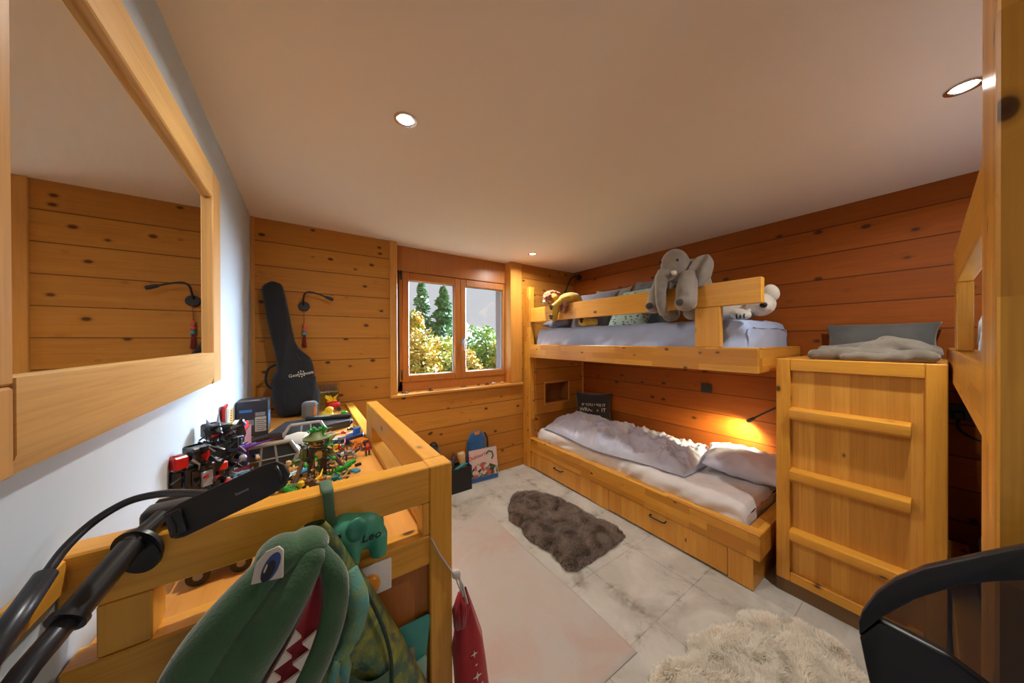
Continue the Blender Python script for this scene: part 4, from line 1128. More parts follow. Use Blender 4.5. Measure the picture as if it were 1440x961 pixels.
def wing_extra(t, s):
    shards(t, s, ('black', 'slate', 'dark'), 16, 3)
    for sx in (-1, 1):
        b = MB().prism([(sx*.16*s, .6*s), (sx*.42*s, .98*s), (sx*.48*s, .7*s), (sx*.36*s, .38*s), (sx*.18*s, .45*s)], .10*s, .14*s, 'xz', .01*s); b.build('wing', K['black'], t)
    b = MB().tube([(.05*s, 0, .98*s), (.06*s, .02*s, 1.12*s)], [.03*s, .004*s], 8); b.tube([(-.06*s, 0, .98*s), (-.09*s, 0, 1.08*s)], [.03*s, .004*s], 8); b.build('horn', K['silver'], t)
    MB().box(-.1*s, .1*s, -.14*s, -.105*s, .82*s, .86*s, .004).build('visor', K['red'], t)
def red_extra(t, s):
    shards(t, s, ('black', 'slate'), 14, 5); shards(t, s, ('silver',), 5, 6, .12); shards(t, s, ('red',), 5, 8, .24, .3, .9)
    b = MB().box(-.27*s, -.12*s, -.1*s, .08*s, .76*s, .93*s, .02*s); b.build('shoulder_armour', K['red'], t)
    b = MB().box(.18*s, .30*s, -.1*s, .08*s, .58*s, .70*s, .02*s); b.build('shoulder_armour', K['red'], t)
    b = MB().box(-.2*s, -.06*s, -.13*s, -.09*s, .2*s, .34*s, .01*s); b.build('knee_guard', K['red'], t)
    b = MB().box(-.02*s, .1*s, -.15*s, -.1*s, .45*s, .66*s, .01*s); b.build('chest_plate', K['silver'], t)
f1 = figure('toy_robot', 'tall black winged toy robot standing by the white wall', .235, dict(leg='black', arm='black', torso='slate', head='dark', helmet='black', hand='silver'), 'toy robots by the wall', 'toy robot', wing_extra, .8)
place(f1, (-.262, 1.45, TZ), (0, 0, radians(38)))
f2 = figure('toy_robot', 'red and black toy robot nearest the tablet holder', .215, dict(leg='black', arm='black', torso='black', head='slate', helmet='dark', hand='red'), 'toy robots by the wall', 'toy robot', red_extra, .8)
place(f2, (-.262, 1.25, TZ), (0, 0, radians(36)))
MB2 = MB()
def spike_extra(t, s):
    shards(t, s, ('navy', 'purple', 'silver'), 9, 9)
    MB().tube([(.1*s, -.12*s, .7*s), (.75*s, -.2*s, .78*s)], [.05*s, .004*s], 8).build('lance', K['purple'], t)
f3 = figure('toy_robot', 'small navy toy robot with purple lance beside the maroon box', .165, dict(leg='navy', arm='navy', torso='purple', head='slate', helmet='navy', hand='tan'), 'toy robots by the wall', 'toy robot', spike_extra, 1.3)
place(f3, (-.225, 1.52, TZ), (0, 0, radians(24)))
# swirl-printed board leaning among the robots
def m_swirl():
    k = NT('swirl_print'); o = k.obj()
    w_ = k.n('ShaderNodeTexWave', wave_type='RINGS', i_Scale=9.0, i_Distortion=3.0); w_.inputs['Detail Scale'].default_value = 4; k.l(o, w_.inputs['Vector'])
    c = k.mix(k.ramp(w_.outputs['Fac'], (.3, 0), (.4, 1)), C(110, 40, 60), C(196, 214, 220))
    c = k.mix(k.ramp(w_.outputs['Fac'], (.55, 0), (.65, 1)), c, C(86, 156, 190))
    return k.done(c, .4)
b = MB().prism([(-.035, 0), (.035, 0), (.042, .06), (.03, .13), (0, .15), (-.03, .13), (-.042, .06)], -.003, .003, 'xz', .002)
o = b.build('toy_board', m_swirl()); place(o, (-.195, 1.50, TZ+.006), (radians(-26), 0, radians(28))); tag(o, 'swirl-printed blue and maroon toy board leaning by the black robot', 'toy')

# grey twin-pod toy spaceship with hexagonal wing panels
sp_ = thing('toy_spaceship', 'grey brick-built toy spaceship with two hexagonal panels and twin pods', 'toy spaceship', (-.05, 1.68, TZ))
def hexpanel(c, w_, h_, rz):
    Mx = Matrix.Translation(c) @ Matrix.Rotation(rz, 4, 'Z')
    out = [(-w_*.5, h_*.45), (-w_*.36, h_), (w_*.36, h_), (w_*.5, h_*.45), (w_*.4, 0), (-w_*.4, 0)]
    b = MB()
    for i in range(6):
        p0, p1 = out[i], out[(i+1) % 6]
        a_, d_ = Mx @ Vector((p0[0], 0, p0[1])), Mx @ Vector((p1[0], 0, p1[1])); b.tube([a_, d_], .008, 8)
    for x in (-.13, .16):
        b.tube([Mx @ Vector((w_*x, 0, 0)), Mx @ Vector((w_*x*.7, 0, h_))], .005, 6)
    b.tube([Mx @ Vector((-w_*.45, 0, h_*.42)), Mx @ Vector((w_*.45, 0, h_*.42))], .004, 6)
    o = b.build('wing_frame', K['grey'], sp_)
    MB().prism([(x*.97, z*.97) for x, z in out], -.002, .002, 'xz', 0, Mx).build('wing_panel', K['slate'], o, 0)
hexpanel((-.125, 1.54, TZ+.007), .20, .10, radians(8)); hexpanel((.0, 1.90, TZ+.007), .18, .085, radians(2))
for (x0, y0_, x1, y1_, z, r_, nm) in ((-.07, 1.60, -.035, 1.585, .945, .031, 'cockpit_pod'), (-.035, 1.76, .008, 1.73, .95, .036, 'cargo_pod')):
    b = MB().tube([(x0-.04, y0_+.02, z), (x0, y0_, z), (x1, y1_, z), (x1+.008, y1_-.003, z)], [r_*.6, r_, r_, r_*.8], 18); o = b.build(nm, K['white'], sp_)
    MB().tube([(x1+.0082, y1_-.0031, z), (x1+.014, y1_-.006, z)], [r_*.72, r_*.5], 16).build('engine_end', K['brown'], o)
MB().box(-.085, -.02, 1.60, 1.80, .915, .935, .004).build('hull', K['grey'], sp_)

# speaker, yellow toy, green cylinder and friends at the back of the platform
s = thing('speaker', 'small round-edged grey cloth speaker with orange tab in front of guitar bag', 'speaker', (.03, 2.42, TZ))
MB().box(-.022, .072, 2.385, 2.47, TZ, TZ+.118, .03, None, 4).build('body', fabric('speaker_cloth', C(112, 110, 108), C(98, 96, 94), 300, .4), s, 60)
MB().box(.046, .058, 2.3835, 2.3848, TZ+.03, TZ+.088, 0).build('orange_tab', K['orange'], s, 0)
MB().box(.0724, .0740, 2.40, 2.455, TZ+.02, TZ+.10, .0005).build('side_face', plain('speaker_side', C(150, 156, 170), .5), s)
t = thing('yellow_toy', 'rounded plain yellow toy between the speaker and the green cylinder', 'toy', (.115, 2.30, TZ))
b = MB().ell((.115, 2.30, TZ+.036), (.040, .036, .036)); b.ell((.128, 2.29, TZ+.072), (.026, .024, .022)); blob(b, 'body', K['yellow'], t, .005, 4)
t = thing('red_toy', 'red toy with ragged yellow top on the platform beside guitar bag', 'toy', (.17, 2.60, TZ))
MB().ell((.17, 2.60, TZ+.045), (.048, .04, .032)).build('body', K['red'], t, 180)
b = MB(); rng = random.Random(9)
for i in range(12): b.tube([(.165+rng.uniform(-.03, .03), 2.60, TZ+.07), (.165+rng.uniform(-.055, .055), 2.59+rng.uniform(-.02, .02), TZ+.10+rng.uniform(0, .025))], [.012, .003], 6)
b.build('yellow_top', K['yellow'], t)
for x in (.14, .205): MB().tube([(x, 2.565, TZ+.015), (x, 2.575, TZ+.015)], .0145, 14).build('wheel', K['dark'], t)
b = MB().lathe([(.016, 0), (.018, .003), (.018, .066), (.015, .07)], (.205, 2.20, TZ), 20); tag(b.build('toy_cylinder', plain('green_clear', C(40, 190, 40), .15, 0, **{'Transmission Weight': .3})), 'bright green upright toy cylinder near the platform edge', 'toy')
tag(MB().ell((.232, 2.13, TZ+.015), .0148).build('marble', K['navy'], None, 180), 'dark blue ball beside the bright green cylinder', 'ball')
bin_ = thing('storage_tub', 'clear plastic tub of small parts between guitar bag and board wall', 'tub', (.14, 2.69, TZ))
b = MB()
for q in ((.075, .079, 2.655, 2.735), (.211, .215, 2.655, 2.735)): b.box(*q, TZ, 1.085, 0)
b.box(.079, .211, 2.655, 2.658, TZ, 1.085, 0).box(.079, .211, 2.732, 2.735, TZ, 1.085, 0).box(.079, .211, 2.658, 2.732, TZ, TZ+.004, 0)
b.build('tub_wall', M['clear'], bin_, 0)
MB().box(.07, .22, 2.65, 2.74, 1.0855, 1.094, .003).build('tub_lid', M['clear'], bin_)
tag(MB().grid(lambda u, v: (.082+.126*u, 2.66+.07*v, TZ+.13+.014*N3(u*9, v*6, 3)-.0*u), 14, 10).build('small_parts', K['grey'], bin_, 0), None, None, None, 'stuff')

# long dark toy blaster lying flat
t = thing('toy_blaster', 'long dark tapering toy blaster lying across the platform before the speaker', 'toy blaster', (.05, 2.1, TZ))
MB().prism([(-.165, 2.0), (.06, 1.985), (.09, 2.0), (.225, 2.06), (.235, 2.15), (.07, 2.235), (-.02, 2.245), (-.10, 2.235)], TZ, TZ+.042, 'xy', .006).build('body', plain('blaster_shell', C(48, 44, 42), .45), t)
MB().prism([(.0, 2.17), (.235, 2.10), (.24, 2.155), (.0, 2.225)], TZ+.0425, TZ+.062, 'xy', .004).build('top_rail', K['black'], t)
MB().tube([(-.16, 2.02, TZ+.02), (-.215, 1.99, TZ+.02), (-.24, 1.96, TZ+.014)], [.02, .018, .012], 10).build('grip', K['black'], t)
lettering('N SERIES', .022, M['white_print'], t, frame_M((.085, 2.165, TZ+.0628), (1, -.27, 0), (.27, 1, 0)))
for i, (x, y) in enumerate(((-.06, 2.06), (-.02, 2.05), (-.075, 2.10))): MB().ell((x, y, TZ+.043), (.007, .007, .004), None, 10, 6).build('screw_boss', K['grey'], t, 180)

# ---- heap of brick toys in front
def lump_toy(name, label, cat, loc, boxes, rz=0, rx=0, group=None):
    """boxes: (part, colour, x0,x1,y0,y1,z0,z1) in centimetres"""
    t = thing(name, label, cat, (0, 0, 0), group)
    for q in boxes:
        b = MB().box(*[v*.01 for v in q[2:8]], b=.0015)
        if len(q) > 8 and q[8] == 'stud':
            x0, x1, y0_, y1_, z1 = q[2]*.01, q[3]*.01, q[4]*.01, q[5]*.01, q[7]*.01
            nx, ny = max(1, int((x1-x0)/.008)), max(1, int((y1_-y0_)/.008))
            for i in range(min(nx, 6)):
                for j in range(min(ny, 4)):
                    x, y = x0+(i+.5)*(x1-x0)/min(nx, 6), y0_+(j+.5)*(y1_-y0_)/min(ny, 4)
                    b.tube([(x, y, z1), (x, y, z1+.0018)], .0024, 8)
        b.build(q[0], K[q[1]], t)
    return place(t, loc, (rx, 0, rz))
def hat_extra(t, s):
    shards(t, s, ('olive', 'brown', 'dark', 'green', 'tan'), 7, 12, .26, .05, 1.1, .2, 'leaf_plates')
    b = MB().lathe([(.02*s, .0), (.27*s, -.05*s), (.28*s, -.01*s), (.17*s, .05*s), (.12*s, .13*s), (.02*s, .14*s)], (0, 0, .95*s), 14); b.build('hat', K['olive'], t)
    b = MB()
    for i in range(7): b.box((-.2+.06*i)*s, (-.15+.06*i)*s, -.1*s, .05*s, 1.08*s, (1.14+.03*(i % 3))*s, .004)
    b.build('hat_leaves', K['green'], t)
    MB().box(-.02*s, .115*s, -.125*s, -.1005*s, .78*s, .93*s, .003).build('face_plate', K['orange'], t)
    MB().box(-.14*s, -.10*s, -.09*s, .02*s, .78*s, .9*s, .003).build('ear_stud', K['red'], t)
    for sx in (-1, 1): MB().tube([(sx*.3*s, -.1*s, .5*s), (sx*.5*s, -.3*s, .12*s)], [.05*s, .04*s], 8).build('claw_arm', K['brown'], t)
    MB().ell((0, -.12*s, .56*s), (.09*s, .05*s, .1*s)).build('belly', K['gold'], t, 180)
f4 = figure('toy_figure', 'brick-built figure with wide leafy hat and orange face in the heap of toys', .165, dict(leg='brown', arm='olive', torso='dark', head='tan', hand='green'), None, 'toy figure', hat_extra, .95)
place(f4, (.035, 1.36, TZ), (0, 0, radians(14)))
GT = 'small brick toys heaped on the platform'
o = lump_toy('toy_board', 'light blue toy board lying beside the leafy-hatted figure', 'toy', (-.055, 1.39, TZ), [('deck', 'azure', -9, 9, -1.6, 1.6, 1.2, 1.8), ('rail', 'white', -9, 9, 1.6, 2, 1, 2), ('foot', 'dark', -5, -4, -1, 1, 0, 1.2), ('foot', 'dark', 4, 5, -1, 1, 0, 1.2)], radians(36), 0)
lump_toy('toy_board', 'teal toy plate propped behind the leafy-hatted figure', 'toy', (.085, 1.50, TZ), [('deck', 'teal', -4.5, 4.5, -2, 2, 1.5, 2.2, 'stud'), ('foot', 'white', -3, 3, -1, 1, 0, 1.5)], radians(24))
lump_toy('toy_plane', 'navy toy plane with blue tail and orange wing plates in the heap', 'toy plane', (.185, 1.70, TZ),
         [('fuselage', 'navy', -6, 6, -1.4, 1.4, 1, 4), ('wing', 'orange', -2, 5, -7, -1.6, 2, 2.8, 'stud'), ('wing', 'orange', -2, 4, -6.6, -3, .2, 1.0), ('tail_fin', 'blue', 2, 6, 1.6, 7, 2, 3, 'stud'), ('tail_fin', 'blue', 4, 7, 2, 4, 3.1, 6.6), ('cockpit', 'silver', -6, -3, -1, 1, 4.1, 5.4), ('nose', 'yellow', -8, -6.1, -.8, .8, 1, 2.4)], radians(28))
lump_toy('toy_plane', 'white and navy toy plane left of the orange-winged one', 'toy plane', (.095, 1.72, TZ),
         [('fuselage', 'navy', -5, 4, -1, 1, 1, 3.2), ('wing', 'white', -2, 2, -5, -1.1, 1.4, 2.2, 'stud'), ('wing', 'white', -2, 2, 1.1, 5, 1.4, 2.2, 'stud'), ('cockpit', 'teal', -3, 0, -.9, .9, 3.3, 4.6), ('nose', 'red', 4.1, 6, -.8, .8, 1.2, 2.8)], radians(-18))
lump_toy('toy_truck', 'grey brick-built toy gun carriage by the platform edge', 'toy', (.226, 1.78, TZ),
         [('chassis', 'dark', -2.5, 2.5, -4, 4, .8, 2.4, 'stud'), ('barrel', 'slate', -.8, .8, -3, 6, 2.6, 4.4), ('side_block', 'grey', -3.2, -2.6, -3, 3, 0, 3), ('side_block', 'grey', 2.6, 3.2, -3, 3, 0, 3), ('turret', 'olive', -1.5, 1.5, 1, 4, 4.5, 6)], radians(-12))
for i, (lb, c, loc, r_) in enumerate((('blue dome-shaped toy behind the leafy-hatted figure', 'blue', (.02, 1.88, TZ), .03), ('cream ball among the brick toys', 'tan', (.125, 1.44, TZ), .017), ('white dome-shaped toy part beside the blue tail', 'white', (.135, 1.82, TZ), .017), ('small red dome toy beside the white dome', 'red', (.16, 1.76, TZ+.046), .012))):
    b = MB().lathe([(r_*1.05, 0), (r_*1.05, r_*.3), (r_*.9, r_*.75), (r_*.55, r_*1.05), (r_*.05, r_*1.18)], (0, 0, 0), 20)
    o = b.build('toy_dome' if i != 1 else 'toy_ball', K[c], None, 40); place(o, loc); tag(o, lb, 'toy', GT)
def lizard(label, c, loc, rz, s=1.0, c2='olive'):
    t = thing('toy_lizard', label, 'toy animal', (0, 0, 0), 'toy lizards')
    b = MB().tube(smooth_path([(-.05*s, 0, .012*s), (-.025*s, .004*s, .016*s), (0, 0, .02*s), (.022*s, -.003*s, .022*s), (.04*s, 0, .026*s)], 4), [.002*s]*4+[.006*s]*4+[.011*s]*4+[.010*s]*4+[.007*s], 10)
    b.ell((.047*s, 0, .028*s), (.014*s, .009*s, .008*s)); b.build('body', K[c], t, 180)
    for x in (-.012, .02):
        for sy in (-1, 1): MB().tube([(x*s, sy*.006*s, .016*s), (x*s, sy*.018*s, .012*s), (x*s+.003, sy*.02*s, 0)], .0035*s, 6).build('leg', K[c], t, 180)
    b = MB()
    for k in range(7): b.tube([(-.03*s+.01*k*s, 0, .022*s), (-.032*s+.01*k*s, 0, .036*s)], [.004*s, .0008], 6)
    b.build('crest', K[c2], t)
    return place(t, loc, (0, 0, rz))
lizard('bright green toy lizard right of the leafy-hatted figure', 'green', (.105, 1.335, TZ), .5, 1.2)
lizard('bright green toy lizard beside the tablet holder corner', 'green', (-.03, 1.22, TZ), 2.2, 1.1)
lizard('olive toy lizard on the platform before the light blue board', 'olive', (-.07, 1.28, TZ), -.6, 1.1, 'tan')
MF = [('small tan and brown toy figure lying by the cream ball', 'tan', 'brown', (.105, 1.40, TZ+.012), -20), ('small navy toy figure lying below the teal plate', 'navy', 'silver', (.075, 1.43, TZ+.012), 60),
      ('small red-capped toy figure alone near the platform edge', 'dark', 'red', (.232, 1.50, TZ), 10), ('small grey toy figure lying left of the leafy-hatted figure', 'grey', 'olive', (-.02, 1.31, TZ+.012), 100),
      ('small yellow and brown toy figure under the orange wing', 'brown', 'yellow', (.13, 1.56, TZ+.012), 30), ('small black toy figure lying behind the toy blaster tip', 'black', 'dark', (.25, 1.95, TZ+.012), 70),
      ('small white toy figure lying between spaceship and blue dome', 'white', 'red', (.045, 1.80, TZ+.012), 130), ('small olive toy figure lying near the rail behind the strap', 'olive', 'tan', (.05, 1.22, TZ+.012), -60),
      ('small orange toy figure lying in front of the leafy-hatted figure', 'orange', 'brown', (.075, 1.27, TZ+.012), 15), ('small silver toy figure beside the maroon box foot', 'silver', 'purple', (-.18, 1.72, TZ+.012), 40)]
for i, (lb, c1, c2, loc, rz) in enumerate(MF):
    f = figure('toy_figure', lb, .055, dict(leg=c1, arm=c1, torso=c2, head='tan', helmet=c2, hand='tan'), 'small toy figures on the platform', 'toy figure')
    place(f, loc, (radians(-90) if i != 2 else 0, 0, radians(rz)))
LP = [('tan stick-shaped toy part behind the blue dome', 'tan', (.13, 1.92, TZ), 12, 9), ('grey stick-shaped toy part nearest the blaster', 'grey', (.10, 1.955, TZ), -8, 8), ('cream stick-shaped toy part by the platform edge', 'white', (.215, 1.90, TZ), 22, 7), ('dark stick-shaped toy part on bare board near the end rail', 'dark', (.16, 1.16, TZ), 25, 5)]
for lb, c, loc, rz, L_ in LP:
    o = MB().tube([(-L_*.005, 0, .006), (L_*.002, .002, .006), (L_*.005, 0, .006)], [.005, .006, .003], 8).build('toy_stick', K[c]); place(o, loc, (0, 0, radians(rz))); tag(o, lb, 'toy', 'stick-shaped toy parts')
CP = [('olive', 'tan'), ('brown', 'green'), ('dark', 'orange'), ('navy', 'white'), ('tan', 'brown'), ('green', 'brown'), ('grey', 'navy'), ('black', 'gold'), ('white', 'olive'), ('teal', 'tan'), ('brown', 'yellow'), ('dark', 'azure'), ('orange', 'dark'), ('olive', 'red')]
rng = random.Random(33)
CPOS = [(-.03, 1.50), (.02, 1.52), (.06, 1.58), (.11, 1.50), (.0, 1.60), (.05, 1.66), (.16, 1.50), (-.06, 1.34), (-.08, 1.45), (.09, 1.26), (.01, 1.26), (-.02, 1.72), (.21, 1.60), (.14, 1.63)]
for (c1, c2), (x, y) in zip(CP, CPOS):
    t = thing('toy_creature', 'small %s and %s brick-built creature in the toy heap' % (c1, c2), 'toy creature', (0, 0, 0), 'brick-built creatures in the heap')
    b = MB().box(-.018, .018, -.008, .008, .012, .026, .002); b.box(-.008, .014, -.010, .010, .026, .034, .002)
    for k in range(3): b.tube([(-.010+.009*k, 0, .026), (-.010+.009*k, 0, .0365)], .003, 8)
    b.build('body', K[c1], t)
    MB().box(.018, .032, -.007, .007, .022, .038, .003).build('head', K[c2], t)
    for sx in (-.013, .013):
        for sy in (-1, 1): MB().tube([(sx, sy*.007, .018), (sx*1.3, sy*.017, .014), (sx*1.5, sy*.019, 0)], .0035, 6).build('leg', K[c2 if sx > 0 else c1], t)
    b = MB().tube([(-.018, 0, .02), (-.034, .004, .03), (-.044, .0, .046)], [.005, .004, .001], 7); b.build('tail', K[c2], t)
    shards(t, .05, (c1, c2), 5, int(x*1000)+90, .3, .3, .7, .3, 'spines')
    place(t, (x, y, TZ+.001), (0, 0, rng.uniform(0, 6.28)), rng.uniform(.9, 1.3))
rng = random.Random(21)
PL = ['olive', 'tan', 'dark', 'brown', 'white', 'green', 'navy', 'orange', 'grey', 'azure', 'black', 'gold']
for i in range(34):
    c = PL[i % len(PL)]
    x, y = rng.uniform(-.04, .14), rng.uniform(1.2, 1.62)
    if abs(x-.035) < .05 and abs(y-1.36) < .05: x += .1
    b = MB().box(-.012, .012, -.006, .006, 0, .0085, .0008)
    for k in range(3): b.tube([(-.008+.008*k, 0, .0085), (-.008+.008*k, 0, .0103)], .0024, 8)
    o = b.build('toy_brick', K[c]); place(o, (x, y, TZ+rng.choice([0, 0, .011])), (0, 0, rng.uniform(0, 3))); tag(o, 'loose studded plastic toy brick scattered among the figures on the platform', 'toy brick', 'loose toy bricks')
# toy truck and red car under the end rail
t = thing('toy_truck', 'dark four-wheeled toy truck under the end rail of the platform', 'toy truck', (-.15, .93, TZ))
MB().box(-.205, -.105, .905, .945, TZ+.018, TZ+.034, .004).build('chassis', K['dark'], t)
MB().prism([(-.20, TZ+.035), (-.20, TZ+.05), (-.17, TZ+.055), (-.155, TZ+.072), (-.125, TZ+.072), (-.11, TZ+.05), (-.108, TZ+.035)], .908, .942, 'xz', .003).build('cab', K['navy'], t)
for x in (-.185, -.125):
    for y in (.895, .946):
        o = MB().tube([(x, y, TZ+.0175), (x, y+.012, TZ+.0175)], .017, 18).build('wheel', K['black'], t)
        MB().tube([(x, y-.001, TZ+.0175), (x, y+.0125, TZ+.0175)], .007, 10).build('hub', K['grey'], o)
MB().prism([(-.235, TZ+.04), (-.215, TZ+.03), (-.2065, TZ+.036), (-.2065, TZ+.056)], .91, .94, 'xz', .002).build('front_guard', K['teal'], t)
t.scale = (1.15, 1.15, 1.15); t.location = (-.150, .945, TZ)
t = thing('toy_car', 'small red and white toy car behind the green money box', 'toy car', (.135, .98, TZ))
MB().box(.11, .16, .97, .992, TZ+.006, TZ+.02, .005).build('car_body', K['red'], t); MB().box(.125, .148, .972, .990, TZ+.0205, TZ+.03, .004).build('car_roof', K['white'], t)
for x in (.122, .149):
    for y in (.9655, .9925): MB().tube([(x, y, TZ+.007), (x, y+.004, TZ+.007)], .0068, 12).build('wheel', K['black'], t)
# little things along the window sill
SZ = .9455
for i, (nm, lb, c, x, y, sx, sy, sz) in enumerate((('toy_wing', 'flat dark toy plane at the left end of the window sill', 'slate', .74, 2.775, .07, .025, .012), ('toy_car', 'little dark grey toy car on the window sill left of centre', 'dark', .98, 2.78, .035, .02, .025),
      ('toy_stick', 'dark toy stick on the window sill under the mullion', 'black', 1.33, 2.80, .06, .012, .01), ('toy_animal', 'small brown toy animal on the window sill right of the mullion', 'brown', 1.50, 2.80, .03, .014, .022),
      ('toy_car', 'dark toy car on the window sill before the shells', 'slate', 1.60, 2.80, .045, .018, .022), ('sea_shell', 'pale shell on the window sill near the right end', 'white', 1.69, 2.80, .035, .02, .028), ('sea_shell', 'tan shell at the very right end of the sill', 'tan', 1.80, 2.80, .03, .02, .026))):
    b = MB()
    if nm == 'sea_shell':
        for k in range(5): b.ell((x-sx/2+sx*k/4, y, SZ+sz*.4), (sx*.22*(1-k*.12), sy*.6, sz*.42*(1-k*.14)), None, 10, 8)
    elif nm == 'toy_animal':
        b.ell((x, y, SZ+sz*.62), (sx*.5, sy*.4, sz*.3), None, 10, 8); b.ell((x+sx*.5, y, SZ+sz*.85), (sx*.22, sy*.3, sz*.22), None, 10, 8)
        for k in (-1, 1):
            for m_ in (-1, 1): b.tube([(x+k*sx*.3, y+m_*sy*.25, SZ), (x+k*sx*.3, y+m_*sy*.2, SZ+sz*.6)], .003, 6)
    else:
        b.box(x-sx/2, x+sx/2, y-sy/2, y+sy/2, SZ+.004, SZ+sz*.6, .003); b.box(x-sx*.2, x+sx*.25, y-sy*.4, y+sy*.4, SZ+sz*.6, SZ+sz, .003)
        if nm == 'toy_wing': b.prism([(x-.01, y), (x+.02, y), (x+.05, y+.04), (x+.03, y+.04)], SZ+.004, SZ+.009, 'xy')
        for k in (-.3, .3):
            for m_ in (-.5, .5): b.tube([(x+sx*k, y+sy*m_-.002, SZ+.005), (x+sx*k, y+sy*m_+.002, SZ+.005)], .005, 8)
    tag(b.build(nm, K[c], None, 40), lb, 'toy' if nm != 'sea_shell' else 'shell', 'small things on the window sill')
# ------------------------------------------------------------------ rugs and skins
def m_rug():
    k = NT('faded_rug'); o = k.obj()
    a = k.noise(o, 2.6, 4, .6, .5); w_ = k.noise(o, 260, 2); f = k.noise(o, 9, 4)
    c = k.mix(k.ramp(a, (.5, 0), (.62, .85)), C(182, 178, 174), C(182, 162, 156))
    c = k.mix(k.math('MULTIPLY', k.ramp(f, (.5, 0), (.7, 1)), .3), c, C(184, 168, 148))
    c = k.mix(k.math('MULTIPLY', w_, .22), c, C(150, 132, 116))
    k.bump(w_, .4, .003)
    return k.done(c, .95, 0, **{'Sheen Weight': .2})
b = MB()
rx0, rx1, ry0, ry1 = .42, 1.235, .80, 2.15
def rugF(u, v):
    x = rx0+(rx1-rx0)*u+.006*sin(v*7); y = ry0+(ry1-ry0)*v+(.02*(1-u))
    e = max(0, abs(2*u-1)-.97)/.03; e2 = max(0, abs(2*v-1)-.98)/.02
    z = .010+.004*N3(x*3, y*3, 1)+.006*max(0, ridged(x*1.3+y*.8, y*2.2-x, 4, 2)-1.15)
    return (x, y, max(.002, z*(1-max(e, e2)*.7)))
b.grid(rugF, 70, 110)
b.grid(lambda u, v: (rx0+(rx1-rx0)*u, ry0+(ry1-ry0)*v+(.02*(1-u)), .0008), 4, 4)
tag(b.build('rug', m_rug(), None, 180), 'thin faded pink-beige rug on the stone tiles beside the platform', 'rug')

def m_fur(name, a, b_, tip):
    k = NT(name); o = k.obj()
    n1 = k.noise(o, 9, 4); n2 = k.noise(o, 260, 1)
    c = k.mix(k.ramp(n1, (.38, 0), (.62, 1)), a, b_)
    c = k.mix(k.math('MULTIPLY', k.ramp(n2, (.42, 0), (.62, 1)), .8), c, tip)
    m_ = k.done(c, .8, 0)
    tl = k.n('ShaderNodeBsdfTranslucent'); k.l(c, tl.inputs[0])
    mx = k.n('ShaderNodeMixShader'); mx.inputs[0].default_value = .38
    k.l(k.b.outputs[0], mx.inputs[1]); k.l(tl.outputs[0], mx.inputs[2]); k.l(mx.outputs[0], k.t.nodes['Material Output'].inputs['Surface'])
    return m_
def inside(p, poly):
    x, y = p; r_ = False; n = len(poly); j = n-1
    for i in range(n):
        xi, yi = poly[i]; xj, yj = poly[j]
        if (yi > y) != (yj > y) and x < (xj-xi)*(y-yi)/(yj-yi)+xi: r_ = not r_
        j = i
    return r_
def edge_d(p, poly):
    best = 9; P_ = Vector(p)
    for i in range(len(poly)):
        a = Vector(poly[i-1]); c = Vector(poly[i]); ab = c-a
        t = max(0, min(1, (P_-a).dot(ab)/max(1e-9, ab.length_squared)))
        dd = (P_-(a+ab*t)); 
        if dd.length < best: best = dd.length; nd = dd
    return best
def sheepskin(name, label, poly, mat, hide, N_, ln, wd, seed, lift):
    t = thing(name, label, 'sheepskin', (sum(p[0] for p in poly)/len(poly), sum(p[1] for p in poly)/len(poly), 0))
    xs = [p[0] for p in poly]; ys = [p[1] for p in poly]
    x0, x1, y0_, y1_ = min(xs), max(xs), min(ys), max(ys)
    def H(x, y, e): return .003+lift*min(1, e/.09)**.6*(1+.12*N3(x*8, y*8, seed))
    # hide
    b = MB(); n = 46; gr = {}
    for i in range(n+1):
        for j in range(n+1):
            x, y = x0+(x1-x0)*i/n, y0_+(y1_-y0_)*j/n
            if inside((x, y), poly):
                gr[i, j] = b.bm.verts.new((x, y, max(.002, H(x, y, edge_d((x, y), poly))*.8)))
    for (i, j) in list(gr):
        q = [(i, j), (i+1, j), (i+1, j+1), (i, j+1)]
        if all(k in gr for k in q): b.bm.faces.new([gr[k] for k in q])
    b.build('hide', hide, t, 180)
    rng = random.Random(seed); V = []; F = []
    # fur is combed in tufts: direction from a slow noise field
    cnt = 0
    while cnt < N_:
        x, y = rng.uniform(x0, x1), rng.uniform(y0_, y1_)
        if not inside((x, y), poly): continue
        cnt += 1
        e = edge_d((x, y), poly); z = H(x, y, e)*.8
        ang = 7*N3(x*10+seed, y*10, 2)+rng.gauss(0, .5)
        lean = .48+.3*N3(x*20, y*20, 5)+rng.gauss(0, .2)
        L_ = ln*rng.uniform(.65, 1.15)*(.6+.4*min(1, e/.06))
        dx, dy = cos(ang), sin(ang)
        w_ = wd*rng.uniform(.7, 1.3)
        sx, sy = -dy*w_, dx*w_
        p = Vector((x, y, z)); i0 = len(V); a = pi/2-.15
        seg = L_/3
        for k in range(3):
            f = 1-k*.25
            V += [(p.x-sx*f, p.y-sy*f, p.z), (p.x+sx*f, p.y+sy*f, p.z)]
            a -= lean*.55*(k+.4)
            p = p+Vector((dx*cos(a), dy*cos(a), sin(a)))*seg
            p.z = max(p.z, .004)
        V.append(tuple(p))
        F += [(i0, i0+1, i0+3, i0+2), (i0+2, i0+3, i0+5, i0+4), (i0+4, i0+5, i0+6)]
    me = bpy.data.meshes.new('fur'); me.from_pydata(V, [], F); me.update()
    o = link_mesh('fur', me, mat, t, 180); o['kind'] = 'stuff'
